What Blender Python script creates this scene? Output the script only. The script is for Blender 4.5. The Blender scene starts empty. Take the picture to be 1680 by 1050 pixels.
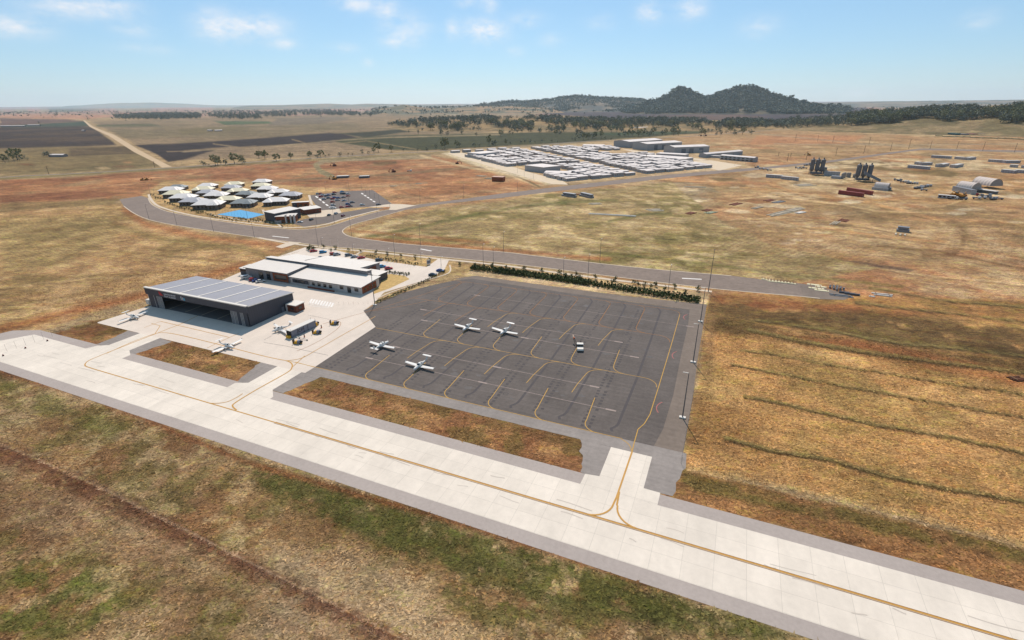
import bpy, math, random
import numpy as np
from mathutils import Matrix, Vector
from mathutils.geometry import tessellate_polygon
R = math.radians
random.seed(7)
rng = np.random.default_rng(7)
scene = bpy.context.scene
col = scene.collection

# ------------------------------------------------------------------ camera
H = 85.0                                   # eye height above the airfield
FPX, CX, CY = 836.0, 840.0, 525.0          # focal length and centre in photo pixels
ROLL = math.atan(-0.0064)
PITCH = math.atan((CY-169.0)*math.cos(ROLL)/FPX)
def ray(px, py):
    u = px-CX; v = py-CY
    c, s = math.cos(-ROLL), math.sin(-ROLL)
    u2 = u*c-v*s; v2 = u*s+v*c
    return (u2, FPX*math.cos(PITCH)-v2*math.sin(PITCH), -FPX*math.sin(PITCH)-v2*math.cos(PITCH))
def at(px, py, Z=0.0):                     # where the line of sight meets height Z
    x, y, z = ray(px, py); t = (H-Z)/-z
    return (x*t, y*t)
def tall(base, top):                       # height of a post seen from base pixel to top pixel
    g = at(*base); r = ray(*top); t = math.hypot(*g)/math.hypot(r[0], r[1])
    return H+r[2]*t
r0 = Vector(ray(CX, CY)); rx = Vector(ray(CX+1, CY))-r0; ry = -(Vector(ray(CX, CY+1))-r0); rz = -(r0/FPX)
cd = bpy.data.cameras.new('camera'); cam = bpy.data.objects.new('camera', cd); col.objects.link(cam)
M3 = Matrix((rx.normalized(), ry.normalized(), rz.normalized())).transposed()
cam.matrix_world = Matrix.Translation((0, 0, H)) @ M3.to_4x4()
cd.sensor_width = 36; cd.lens = FPX/1680*36; cd.clip_start = 1; cd.clip_end = 200000
scene.camera = cam

# ------------------------------------------------------------------ light and sky
SUN = Vector((-0.03, 0.85, 1.0)).normalized()
sl = bpy.data.lights.new('sun', 'SUN'); so = bpy.data.objects.new('sun', sl); col.objects.link(so)
sl.energy = 4.6; sl.angle = R(0.5); sl.color = (1.0, 0.92, 0.83)
so.rotation_euler = (-SUN).to_track_quat('-Z', 'Y').to_euler()
so.location = (0, 0, 300)
world = bpy.data.worlds.new('World'); scene.world = world; world.use_nodes = True
wn = world.node_tree; wn.nodes.clear()
def W(t, **k):
    n = wn.nodes.new(t)
    for a, b in k.items(): setattr(n, a, b)
    return n
sky = W('ShaderNodeTexSky'); sky.sky_type = 'NISHITA'; sky.sun_disc = False
sky.sun_elevation = math.asin(SUN.z); sky.sun_rotation = math.atan2(SUN.x, SUN.y)
sky.altitude = 0; sky.air_density = 1.0; sky.dust_density = 0; sky.ozone_density = 6
bg = W('ShaderNodeBackground'); bg.inputs[1].default_value = 0.096
wo = W('ShaderNodeOutputWorld')
tc = W('ShaderNodeTexCoord')
def wmath(op, a, b=None, c=None):
    n = W('ShaderNodeMath', operation=op)
    for i, v in enumerate((a, b, c)):
        if v is None: continue
        if isinstance(v, (int, float)): n.inputs[i].default_value = v
        else: wn.links.new(v, n.inputs[i])
    return n.outputs[0]
# fair-weather clouds: soft patches broken up by noise, placed by compass direction
cl_n = W('ShaderNodeTexNoise'); cl_n.inputs['Scale'].default_value = 34; cl_n.inputs['Detail'].default_value = 7; cl_n.inputs['Roughness'].default_value = .6
mp = W('ShaderNodeMapping'); mp.inputs['Scale'].default_value = (1, 1, 2.0)
wn.links.new(tc.outputs['Generated'], mp.inputs[0]); wn.links.new(mp.outputs[0], cl_n.inputs['Vector'])
CLOUDS = [(20,42,34,11,.75),(120,12,45,11,.7),(188,10,26,9,.6),(355,42,26,17,.9),(420,44,40,15,.85),(222,48,22,8,.5),(470,74,18,7,.5),
          (584,8,26,10,.8),(634,16,17,13,.6),(668,44,32,18,.6),(652,68,26,10,.5),(741,46,11,12,.6),(795,50,32,14,1.0),(803,8,12,10,.6),
          (768,5,16,7,.5),(865,32,26,10,.4),(905,66,20,8,.4),(845,84,14,6,.5),(1066,20,20,12,.7),(1134,16,20,13,.7),(1246,44,24,12,.45),
          (1606,32,16,9,.45),(1408,153,16,6,.45),(565,78,22,6,.4),(240,80,30,6,.3),(985,36,22,9,.3),(605,103,10,6,.3)]
acc = None
sep = W('ShaderNodeSeparateXYZ'); wn.links.new(tc.outputs['Generated'], sep.inputs[0])
azi = wmath('ARCTAN2', sep.outputs[0], sep.outputs[1]); ele = wmath('ARCSINE', sep.outputs[2])
for (px, py, w_, h_, s_) in CLOUDS:
    d = Vector(ray(px, py)).normalized()
    a0, e0 = math.atan2(d.x, d.y), math.asin(d.z)
    wa = w_/FPX*.85; he = h_/FPX*.9
    da = wmath('MULTIPLY', wmath('SUBTRACT', azi, a0), 1/wa)
    de = wmath('MULTIPLY', wmath('SUBTRACT', ele, e0), 1/he)
    q = wmath('ADD', wmath('MULTIPLY', da, da), wmath('MULTIPLY', de, de))
    f = wmath('MULTIPLY', wmath('POWER', 2.718, wmath('MULTIPLY', q, -0.9)), s_)
    acc = f if acc is None else wmath('ADD', acc, f)
cr = W('ShaderNodeMapRange'); wn.links.new(cl_n.outputs[0], cr.inputs[0])
cr.inputs[1].default_value = .30; cr.inputs[2].default_value = .72
cf = wmath('MULTIPLY', acc, wmath('ADD', wmath('MULTIPLY', cr.outputs[0], 1.05), .05))
cf = wmath('MINIMUM', cf, .85)
mix = W('ShaderNodeMixRGB'); wn.links.new(cf, mix.inputs[0])
skc = W('ShaderNodeHueSaturation'); skc.inputs['Hue'].default_value = .492; skc.inputs['Saturation'].default_value = 1.0; skc.inputs['Value'].default_value = 1.0
wn.links.new(sky.outputs[0], skc.inputs['Color'])
tn = W('ShaderNodeMixRGB', blend_type='MULTIPLY'); tn.inputs[0].default_value = 1; tn.inputs[2].default_value = (.96, .985, 1.045, 1)
pb = W('ShaderNodeMixRGB'); pb.inputs[0].default_value = .3; pb.inputs[2].default_value = (5.1, 8.0, 9.9, 1); wn.links.new(skc.outputs[0], pb.inputs[1])
wn.links.new(pb.outputs[0], tn.inputs[1]); wn.links.new(tn.outputs[0], mix.inputs[1]); mix.inputs[2].default_value = (10.2, 10.0, 10.1, 1)
wn.links.new(mix.outputs[0], bg.inputs[0]); wn.links.new(bg.outputs[0], wo.inputs[0])
scene.view_settings.view_transform = 'Standard'; scene.view_settings.look = 'None'
scene.view_settings.exposure = 0.0; scene.view_settings.gamma = 1
scene.cycles.max_bounces = 5; scene.cycles.diffuse_bounces = 2; scene.cycles.volume_bounces = 1
scene.cycles.transparent_max_bounces = 4

# ------------------------------------------------------------------ helpers
GAIN = 1.38                                # sunlit display value = albedo * GAIN
def lin(c):
    c = c/255.0
    return c/12.92 if c <= .04045 else ((c+.055)/1.055)**2.4
def alb(rgb): return tuple(min(.86, lin(v)/g) for v, g in zip(rgb, (GAIN*.936, GAIN, GAIN*1.065)))
MATS = {}
def mat(name, rgb, rough=.8, var=.0, scale=1.0, metal=0, bump=0.0, spec=.3, aniso=None, emit=None):
    if name in MATS: return MATS[name]
    m = bpy.data.materials.new(name); m.use_nodes = True; nt = m.node_tree; b = nt.nodes['Principled BSDF']
    c = alb(rgb)
    b.inputs['Base Color'].default_value = (*c, 1); b.inputs['Roughness'].default_value = rough
    b.inputs['Metallic'].default_value = metal; b.inputs['Specular IOR Level'].default_value = spec
    if var > 0:
        t = nt.nodes.new('ShaderNodeTexCoord'); g = nt.nodes.new('ShaderNodeNewGeometry')
        mpn = nt.nodes.new('ShaderNodeMapping'); nt.links.new(g.outputs['Position'], mpn.inputs[0])
        if aniso: mpn.inputs['Rotation'].default_value = (0, 0, aniso[0]); mpn.inputs['Scale'].default_value = (aniso[1], 1, 1)
        n1 = nt.nodes.new('ShaderNodeTexNoise'); n1.inputs['Scale'].default_value = scale; n1.inputs['Detail'].default_value = 8; n1.inputs['Roughness'].default_value = .65
        nt.links.new(mpn.outputs[0], n1.inputs['Vector'])
        r = nt.nodes.new('ShaderNodeMapRange'); nt.links.new(n1.outputs[0], r.inputs[0])
        r.inputs[1].default_value = .3; r.inputs[2].default_value = .7; r.inputs[3].default_value = 1-var; r.inputs[4].default_value = 1+var
        v = nt.nodes.new('ShaderNodeVectorMath'); v.operation = 'SCALE'; v.inputs[0].default_value = c
        nt.links.new(r.outputs[0], v.inputs['Scale']); nt.links.new(v.outputs[0], b.inputs['Base Color'])
        if bump:
            bp = nt.nodes.new('ShaderNodeBump'); bp.inputs['Strength'].default_value = bump; bp.inputs['Distance'].default_value = .2
            nt.links.new(n1.outputs[0], bp.inputs['Height']); nt.links.new(bp.outputs[0], b.inputs['Normal'])
    MATS[name] = m; return m

def link(o, parent=None):
    col.objects.link(o)
    if parent is not None: o.parent = parent
    return o
class MB:
    def __init__(s): s.v = []; s.f = []; s.m = []
    def quad(s, pts, mi=0):
        b = len(s.v); s.v += [tuple(p) for p in pts]; s.f.append(tuple(range(b, b+len(pts)))); s.m.append(mi); return s
    def hexa(s, lo, hi, mi=0, top=None):   # 4 low + 4 high corners, counter-clockwise from above
        b = len(s.v); s.v += [tuple(p) for p in lo]+[tuple(p) for p in hi]
        for k, f in enumerate(((3,2,1,0),(4,5,6,7),(0,1,5,4),(1,2,6,5),(2,3,7,6),(3,0,4,7))):
            s.f.append(tuple(b+i for i in f)); s.m.append(top if (k == 1 and top is not None) else mi)
        return s
    def box(s, x0, x1, y0, y1, z0, z1, mi=0, top=None):
        return s.hexa([(x0,y0,z0),(x1,y0,z0),(x1,y1,z0),(x0,y1,z0)], [(x0,y0,z1),(x1,y0,z1),(x1,y1,z1),(x0,y1,z1)], mi, top)
    def tube(s, p, q, r, seg=6, mi=0, r2=None):
        p = Vector(p); q = Vector(q); d = (q-p).normalized(); r2 = r if r2 is None else r2
        a = d.orthogonal().normalized(); c = d.cross(a); b = len(s.v)
        for (o, rr) in ((p, r), (q, r2)):
            for k in range(seg):
                t = 2*math.pi*k/seg; s.v.append(tuple(o+a*math.cos(t)*rr+c*math.sin(t)*rr))
        for k in range(seg):
            j = (k+1) % seg; s.f.append((b+k, b+j, b+seg+j, b+seg+k)); s.m.append(mi)
        s.f.append(tuple(b+k for k in reversed(range(seg)))); s.m.append(mi)
        s.f.append(tuple(b+seg+k for k in range(seg))); s.m.append(mi)
        return s
    def loft(s, rings, mi=0, caps=True):
        n = len(rings[0]); b = len(s.v)
        for rg in rings: s.v += [tuple(p) for p in rg]
        for i in range(len(rings)-1):
            for k in range(n):
                j = (k+1) % n; s.f.append((b+i*n+k, b+i*n+j, b+(i+1)*n+j, b+(i+1)*n+k)); s.m.append(mi)
        if caps:
            s.f.append(tuple(b+k for k in reversed(range(n)))); s.m.append(mi)
            e = b+(len(rings)-1)*n; s.f.append(tuple(e+k for k in range(n))); s.m.append(mi)
        return s
    def poly(s, pts, z, mi=0, thick=None):
        tri = tessellate_polygon([[Vector((p[0], p[1], 0)) for p in pts]])
        b = len(s.v); s.v += [(p[0], p[1], z) for p in pts]
        for t in tri:
            a, c, d = (Vector(pts[i]) for i in t)
            t2 = t if (c-a).cross(d-a) > 0 else t[::-1]
            s.f.append(tuple(b+i for i in t2)); s.m.append(mi)
        return s
    def mesh(s, name, mats, smooth=False):
        me = bpy.data.meshes.new(name); me.from_pydata(s.v, [], s.f)
        for m in (mats if isinstance(mats, (list, tuple)) else [mats]): me.materials.append(m)
        me.polygons.foreach_set('material_index', s.m)
        if smooth: me.polygons.foreach_set('use_smooth', [True]*len(s.f))
        me.update(); return me
    def build(s, name, mats, parent=None, loc=None, rz=0, smooth=False):
        o = bpy.data.objects.new(name, s.mesh(name, mats, smooth)); link(o, parent)
        if loc: o.location = loc
        o.rotation_euler[2] = rz; return o
def tag(o, label=None, cat=None, group=None, kind=None):
    if label: o['label'] = label
    if cat: o['category'] = cat
    if group: o['group'] = group
    if kind: o['kind'] = kind
    return o
def empty(name, loc, rz, label, cat, group=None):
    o = bpy.data.objects.new(name, None); col.objects.link(o); o.empty_display_size = .5
    o.location = (loc[0], loc[1], loc[2] if len(loc) > 2 else 0); o.rotation_euler[2] = rz
    return tag(o, label, cat, group)
def dup(root, loc, rz, label=None, group=None, scale=None):
    r = root.copy(); col.objects.link(r); r.location = (loc[0], loc[1], loc[2] if len(loc) > 2 else 0); r.rotation_euler[2] = rz
    if label: r['label'] = label
    if group: r['group'] = group
    if scale: r.scale = scale
    for ch in list(root.children):
        c = ch.copy(); col.objects.link(c); c.parent = r
        for g in list(ch.children):
            d = g.copy(); col.objects.link(d); d.parent = c
    return r
# the airfield frame: x along the taxiway, y across it
O = Vector((-124.17, 148.27)); ANG = R(-23.206)
DX = Vector((math.cos(ANG), math.sin(ANG))); DY = Vector((-math.sin(ANG), math.cos(ANG)))
def L(x, y): p = O+DX*x+DY*y; return (p.x, p.y)
def toL(p): q = Vector(p)-O; return (q.dot(DX), q.dot(DY))

# ------------------------------------------------------------------ numpy noise
def vnoise(x, y, seed=0):
    xi = np.floor(x).astype(np.int64); yi = np.floor(y).astype(np.int64); fx = x-xi; fy = y-yi
    def h(a, b):
        n = (a*374761393+b*668265263+seed*1442695041) & 0xFFFFFFFF
        n = ((n ^ (n >> 13))*1274126177) & 0xFFFFFFFF
        return ((n ^ (n >> 16)) & 0xFFFF)/65535.0
    sx = fx*fx*(3-2*fx); sy = fy*fy*(3-2*fy)
    a = h(xi, yi); b = h(xi+1, yi); c = h(xi, yi+1); d = h(xi+1, yi+1)
    return (a*(1-sx)+b*sx)*(1-sy)+(c*(1-sx)+d*sx)*sy
def fbm(x, y, oct=4, seed=0, gain=.5):
    s = 0; a = 1; t = 0
    for i in range(oct):
        s = s+a*vnoise(x*2**i+17.3*i, y*2**i-9.1*i, seed+i); t += a; a *= gain
    return s/t

# ------------------------------------------------------------------ the ground sheet
az = np.concatenate([np.arange(-58, 58.01, .14), np.arange(59, 302, 2.0)]); az = az[az < 301.9]
yy = np.concatenate([np.arange(1400, 1060, -8), np.arange(1060, 420, -2.2), np.arange(420, 182, -1.15), np.arange(182, 175.6, -.5)])
rr = np.array([math.hypot(*at(CX, y)) for y in yy]); rr = np.concatenate([[1.5, 8, 18], rr[rr > 22], [60000, 76000, 100000]])
AZ, RR = np.meshgrid(np.radians(az), rr)
X = RR*np.sin(AZ); Y = RR*np.cos(AZ)
def project(X, Y, Z=0):
    m = M3.transposed(); dz = Z-H
    a = m[0][0]*X+m[0][1]*Y+m[0][2]*dz; b = m[1][0]*X+m[1][1]*Y+m[1][2]*dz; c = -(m[2][0]*X+m[2][1]*Y+m[2][2]*dz)
    c = np.where(c < 1, 1, c)
    return CX+FPX*a/c, CY-FPX*b/c
PX, PY = project(X, Y)
front = (np.cos(AZ) > .25)
PX = np.where(front, PX, 99999.0)
LN = np.log(RR)
FARK = np.clip((RR-1100)/900, 0, 1)
n_big = fbm(X/120, Y/120, 5, 11, .6)*(1-FARK)+fbm(X/420, Y/420, 5, 12, .6)*FARK
n_mid = fbm(X/42, Y/42, 5, 23, .6)*(1-FARK)+fbm(X/190, Y/190, 4, 24, .6)*FARK
n_fine = fbm(X/13, Y/13, 4, 37, .6)*(1-FARK)+fbm(X/80, Y/80, 4, 38, .6)*FARK
n_w = fbm(AZ*30, LN*16, 4, 23)
n_w30 = fbm(X/30, Y/30, 4, 5); n_w8 = fbm(X/8, Y/8, 4, 6); n_w120 = fbm(X/120, Y/120, 4, 8); n_w600 = fbm(X/600, Y/600, 5, 9)
WX = (n_w-.5)*2; WY = (fbm(AZ*30+50, LN*16+9, 4, 77)-.5)*2
C = np.zeros(X.shape+(3,))
def cc(rgb): return np.array([lin(v) for v in rgb])
C[:] = cc((176, 148, 110))
def sdist(poly, px, py):                    # signed distance in pixels, positive inside
    n = len(poly); best = np.full(px.shape, 1e9); ins = np.zeros(px.shape, bool)
    for i in range(n):
        x0, y0 = poly[i]; x1, y1 = poly[(i+1) % n]
        ex, ey = x1-x0, y1-y0; l = ex*ex+ey*ey+1e-9
        t = np.clip(((px-x0)*ex+(py-y0)*ey)/l, 0, 1)
        best = np.minimum(best, np.hypot(px-x0-t*ex, (py-y0-t*ey)))
        c = ((y0 > py) != (y1 > py)); xx = (x1-x0)*(py-y0)/(y1-y0+1e-12)+x0
        ins ^= (c & (px < xx))
    return np.where(ins, best, -best)
def ldist(line, px, py):
    best = np.full(px.shape, 1e9)
    for (x0, y0), (x1, y1) in zip(line[:-1], line[1:]):
        ex, ey = x1-x0, y1-y0; l = ex*ex+ey*ey+1e-9
        t = np.clip(((px-x0)*ex+(py-y0)*ey)/l, 0, 1)
        best = np.minimum(best, np.hypot(px-x0-t*ex, py-y0-t*ey))
    return best
def blend(mask, rgb, s=1.0):
    global C
    k = (np.clip(mask, 0, 1)*s)[..., None]; C = C*(1-k)+cc(rgb)*k
def sub(bb, pad):
    xs, ys = [p[0] for p in bb], [p[1] for p in bb]
    return (PX > min(xs)-pad) & (PX < max(xs)+pad) & (PY > min(ys)-pad) & (PY < max(ys)+pad)
def paint(poly, rgb, feather=3, warp=3, s=1.0, noise=None, lo=.45, hi=.6):
    m = sub(poly, feather+warp+4); px = PX[m]+WX[m]*warp; py = PY[m]+WY[m]*warp*.6
    k = np.clip(.5+sdist(poly, px, py)/max(feather, .1), 0, 1)
    if noise is not None: k = k*np.clip((noise[m]-lo)/(hi-lo), 0, 1)
    full = np.zeros(PX.shape); full[m] = k; blend(full, rgb, s)
def stroke(line, rgb, w=3, feather=2, warp=2, s=1.0, noise=None, lo=.35, hi=.6):
    m = sub(line, w+feather+warp+4); px = PX[m]+WX[m]*warp; py = PY[m]+WY[m]*warp*.6
    k = np.clip(.5+(w/2-ldist(line, px, py))/max(feather, .1), 0, 1)
    if noise is not None: k = k*np.clip((noise[m]-lo)/(hi-lo), 0, 1)
    full = np.zeros(PX.shape); full[m] = k; blend(full, rgb, s)
ALL = [(-4000,176),(5500,176),(5500,1800),(-4000,1800)]
# far plains
paint([(-3000,174),(4500,150),(4500,186),(-3000,196)], (176,134,120), 4, 3)
paint([(-3000,174),(4500,150),(4500,186),(-3000,196)], (150,140,112), 2, 3, .8, n_big, .48, .56)
paint([(-3000,172),(4500,150),(4500,172),(-3000,180)], (150,145,150), 3, 1, .6)
paint([(0,188),(100,187),(200,189),(140,196),(0,194)], (196,140,112), 2, 2, .8)
paint([(80,180),(180,178),(185,181),(80,184)], (80,100,85), 1, 1, .8)
paint([(0,194),(110,196),(139,199),(0,207)], (118,92,84), 2, 1)
paint([(0,207),(140,199),(150,207),(0,213)], (74,86,70), 1.5, 1)
paint([(-400,215),(150,207),(192,238),(100,242),(-400,256)], (72,59,54), 3, 2)
paint([(-400,215),(150,207),(192,238),(100,242),(-400,256)], (108,86,66), 2, 2, .5, n_mid, .5, .62)
paint([(-400,256),(100,241),(210,240),(264,272),(-400,306)], (136,116,80), 3, 2)
paint([(112,244),(205,240),(226,252),(115,257)], (106,88,64), 2, 1)
paint([(0,288),(60,280),(200,268),(260,270),(262,274),(0,290)], (118,104,70), 2, 2, .7)
paint([(150,199),(420,190),(700,188),(900,200),(640,240),(280,262),(200,225)], (150,127,100), 4, 2)
paint([(150,199),(420,190),(700,188),(900,200),(640,240),(280,262),(200,225)], (126,112,84), 3, 3, .8, n_big, .47, .58)
paint([(155,205),(250,203),(265,207),(160,208)], (92,96,66), 1, 1, .8)
paint([(350,199),(440,199),(450,203),(370,205)], (74,98,60), 1, 1, .9)
paint([(455,195),(560,191),(575,196),(520,203),(440,206)], (118,108,96), 2, 1, .7)
paint([(290,212),(380,207),(420,210),(300,222)], (120,106,72), 2, 2, .7)
paint([(220,238),(300,235),(410,228),(540,218),(560,219),(590,227),(540,234),(420,240),(380,252),(275,266),(256,252)], (58,48,48), 2, 1)
paint([(555,219),(660,212),(692,214),(640,220),(600,226)], (60,60,42), 2, 1)
paint([(560,228),(640,222),(840,218),(1060,212),(1180,209),(1170,217),(940,234),(690,247),(640,246),(550,233)], (70,72,42), 2, 1)
paint([(960,216),(1030,209),(1120,207),(1180,210),(1140,218),(1000,222)], (62,78,48), 2, 1)
stroke([(300,249),(340,246),(420,242),(560,230),(640,225),(820,221)], (170,148,115), 1.6, 1, 1, .8)
stroke([(350,236),(430,246)], (160,138,105), 1.2, 1, .5, .7)
stroke([(275,249),(300,248),(345,244),(420,240)], (150,126,98), 1.8, 1, 1, .85); stroke([(350,236),(380,241),(430,247)], (140,118,92), 1.5, 1, .5, .8); stroke([(480,229),(520,240),(600,231)], (150,126,92), 1.6, 1, 1, .8)
stroke([(600,231),(690,246)], (150,128,90), 1.6, 1, .5, .7)
paint([(360,244),(540,236),(640,246),(600,256),(300,262)], (154,130,104), 2, 2, .8)
paint([(640,196),(800,190),(960,195),(1260,205),(1240,215),(1000,216),(800,214),(640,210)], (156,128,92), 4, 3)
paint([(800,190),(1400,186),(1700,190),(1700,214),(1300,210),(1000,202)], (150,124,88), 4, 3, .8)
paint([(860,178),(1000,175),(1420,176),(1440,190),(1300,198),(1120,198),(1000,194),(880,186)], (78,68,76), 2, 1)
paint([(1060,190),(1200,188),(1260,192),(1180,197)], (122,92,76), 2, 2, .6)
# the right-hand plain
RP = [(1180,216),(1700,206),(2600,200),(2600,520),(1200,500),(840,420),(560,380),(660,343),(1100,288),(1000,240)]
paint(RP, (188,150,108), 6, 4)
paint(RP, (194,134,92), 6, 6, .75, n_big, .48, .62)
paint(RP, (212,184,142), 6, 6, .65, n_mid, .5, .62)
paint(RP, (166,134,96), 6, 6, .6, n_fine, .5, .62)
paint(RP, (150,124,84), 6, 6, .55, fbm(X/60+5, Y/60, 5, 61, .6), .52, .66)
paint([(1240,222),(1420,222),(1400,236),(1230,238)], (196,134,92), 3, 3, .7)
for ln in ([(1210,216),(1420,236),(1560,245),(1680,251)], [(1270,236),(1480,238),(1680,236)]):
    stroke(ln, (165,150,125), 1.6, 1, .5, .7)
paint([(1340,264),(1420,262),(1520,273),(1580,284),(1560,291),(1420,277)], (118,100,60), 3, 2, .8)
paint([(1370,262),(1440,260),(1560,262),(1640,272),(1600,280),(1500,268)], (220,196,158), 3, 4, .8, n_mid, .4, .55)
paint([(1260,275),(1400,268),(1480,290),(1420,302),(1300,300)], (206,180,142), 4, 4, .7, n_mid, .4, .6)
paint([(1560,250),(1700,258),(1700,286),(1560,276)], (206,176,136), 4, 4, .7, n_mid, .4, .6)
paint([(1480,300),(1700,290),(1700,335),(1500,335)], (196,150,100), 4, 4, .6)
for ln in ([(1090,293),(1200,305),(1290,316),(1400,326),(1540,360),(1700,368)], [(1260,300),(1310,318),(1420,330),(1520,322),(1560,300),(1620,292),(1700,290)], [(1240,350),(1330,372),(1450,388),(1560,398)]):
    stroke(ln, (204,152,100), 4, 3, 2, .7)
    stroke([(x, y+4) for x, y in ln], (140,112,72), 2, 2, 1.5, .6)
paint([(1080,300),(1160,300),(1190,322),(1100,340),(980,320)], (158,144,120), 3, 4, .6, n_mid, .42, .58)
stroke([(1560,362),(1576,370),(1582,386),(1580,402),(1566,414),(1540,419),(1515,420)], (130,98,68), 9, 5, 5, .8, n_fine, .3, .5)
stroke([(1582,368),(1588,388),(1590,404),(1602,406)], (150,124,84), 4, 3, 2, .7)
stroke([(1545,366),(1562,380),(1562,396),(1540,408)], (214,180,134), 7, 5, 4, .6)
paint([(1300,424),(1400,428),(1500,442),(1495,446),(1390,434)], (110,92,82), 2, 1, .8)
paint([(1160,275),(1210,274),(1220,279),(1170,281)], (110,88,52), 2, 1, .7)
paint([(1160,291),(1200,292),(1215,297),(1180,298)], (108,90,54), 2, 1, .7)
paint([(1180,470),(1260,472),(1700,500),(1700,520),(1300,496)], (176,118,72), 5, 3, .6)
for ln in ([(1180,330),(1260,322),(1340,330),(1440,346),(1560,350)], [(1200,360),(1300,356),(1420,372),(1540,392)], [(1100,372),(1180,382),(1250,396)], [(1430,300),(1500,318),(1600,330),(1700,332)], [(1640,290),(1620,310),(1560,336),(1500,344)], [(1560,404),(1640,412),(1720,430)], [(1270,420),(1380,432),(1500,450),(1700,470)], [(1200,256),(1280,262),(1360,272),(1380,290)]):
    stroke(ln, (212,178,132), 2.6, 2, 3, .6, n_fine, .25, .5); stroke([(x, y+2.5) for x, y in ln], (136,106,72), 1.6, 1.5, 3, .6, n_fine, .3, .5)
rs0 = random.Random(12)
PADS = [(1250,276,60),(1300,284,60),(1370,296,50),(1450,290,60),(1440,316,60),(1330,305,40),(1530,318,60),(1600,318,70),(1560,268,70),(1640,276,60),(1500,272,60),(1420,268,60),(1300,322,50),(1490,300,50),(1600,300,50)]
for x, y, w_ in PADS:
    paint([(x-w_, y), (x-w_*.5, y-w_*.11), (x+w_*.6, y-w_*.09), (x+w_, y+w_*.02), (x+w_*.3, y+w_*.10), (x-w_*.6, y+w_*.08)], (216,190,152), 4, 5, .75, n_fine, .38, .55)
for _ in range(130):
    x, y = rs0.uniform(960, 1680), rs0.uniform(246, 400); w_ = rs0.uniform(6, 26); h_ = w_*.16
    paint([(x-w_, y), (x-w_*.3, y-h_), (x+w_*.8, y-h_*.6), (x+w_, y+h_*.4), (x, y+h_)], rs0.choice(((220,194,158), (226,206,176), (140,104,72), (128,106,74), (170,116,76))), 2, 2.5, rs0.uniform(.4, .8))
for _ in range(40):
    x, y = rs0.uniform(20, 820), rs0.uniform(266, 330); w_ = rs0.uniform(5, 22); h_ = w_*.13
    paint([(x-w_, y), (x-w_*.3, y-h_), (x+w_*.8, y-h_*.6), (x+w_, y+h_*.4), (x, y+h_)], rs0.choice(((216,184,144), (134,84,58), (142,122,88), (206,150,104))), 2, 2, rs0.uniform(.4, .8))
# middle green field between the roads
MF = [(563,380),(700,345),(900,318),(1100,300),(1180,360),(1260,400),(1440,440),(1300,466),(1180,452),(1000,436),(700,402),(590,394)]
paint(MF, (176,150,104), 4, 3)
paint(MF, (130,118,66), 3, 5, .75, n_mid, .47, .6)
paint(MF, (206,180,138), 3, 5, .6, n_fine, .5, .66)
stroke([(600,390),(690,372),(780,352),(860,338),(930,332),(1010,328)], (94,104,46), 4, 5, 3, .75)
stroke([(1000,364),(1050,352),(1100,350)], (96,100,48), 5, 4, 3, .7)
stroke([(960,412),(1080,424),(1200,438),(1300,452),(1480,470)], (110,108,56), 4, 5, 3, .75)
stroke([(590,392),(700,400),(840,412),(1000,426)], (172,106,66), 6, 5, 2, .75)
stroke([(575,378),(640,384),(800,398)], (168,104,64), 5, 4, 2, .6)
# orange earthworks
EW = [(-300,310),(0,296),(130,290),(270,279),(420,270),(560,262),(700,254),(745,262),(830,292),(930,302),(840,318),(690,334),(620,346),(520,318),(420,296),(262,300),(240,322),(198,326),(100,340),(-300,350)]
paint(EW, (180,124,84), 3, 3)
paint(EW, (202,158,116), 3, 5, .6, n_mid, .48, .6)
paint(EW, (146,92,62), 3, 5, .7, n_big, .52, .62)
paint(EW, (150,128,92), 3, 5, .55, fbm(X/34+3, Y/34, 5, 91, .6), .55, .68)
paint([(0,322),(150,312),(200,318),(150,326),(0,332)], (138,86,60), 2, 3, .8)
paint([(0,334),(140,328),(200,326),(180,338),(0,350)], (146,122,80), 2, 3, .8)
paint([(610,266),(650,264),(652,269),(615,271)], (108,86,52), 2, 1, .8)
paint([(400,290),(410,284),(425,290),(412,296)], (140,88,60), 2, 1, .6)
stroke([(705,257),(640,259),(570,261),(530,264),(518,271),(526,281),(545,290)], (158,142,112), 7, 2, 1, .9)
stroke([(518,271),(526,281),(545,290)], (150,135,100), 8, 1.5, 1, .9)
stroke([(240,320),(420,299),(540,292),(640,286),(760,276),(830,272)], (138,112,82), 4, 2, 1.5, .8)
stroke([(690,255),(760,273),(830,286),(880,304),(930,300)], (214,184,142), 3, 2, 1, .8)
stroke([(800,268),(850,290),(885,306)], (116,98,66), 3, 1.5, 1, .8)
stroke([(420,315),(600,308),(700,300)], (168,140,108), 3, 2, 1, .7)
stroke([(640,305),(670,318),(720,328)], (132,102,72), 3, 3, 1, .6)
stroke([(0,293),(150,284),(280,276)], (146,128,86), 4, 3, 1, .8)
stroke([(-200,306),(200,282),(280,277),(420,268),(700,252),(960,234)], (128,116,78), 3, 2, 1, .7)
# ground of the white cabin camp and the sheds
paint([(735,248),(925,301),(1190,281),(1240,262),(1140,240),(1010,232)], (206,176,140), 3, 2, .8)
paint([(725,252),(745,248),(800,262),(930,302),(900,303),(800,278)], (224,204,174), 3, 1, .9)
paint([(1060,262),(1160,260),(1220,274),(1180,282),(1080,275)], (216,190,156), 3, 2, .7)
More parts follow.
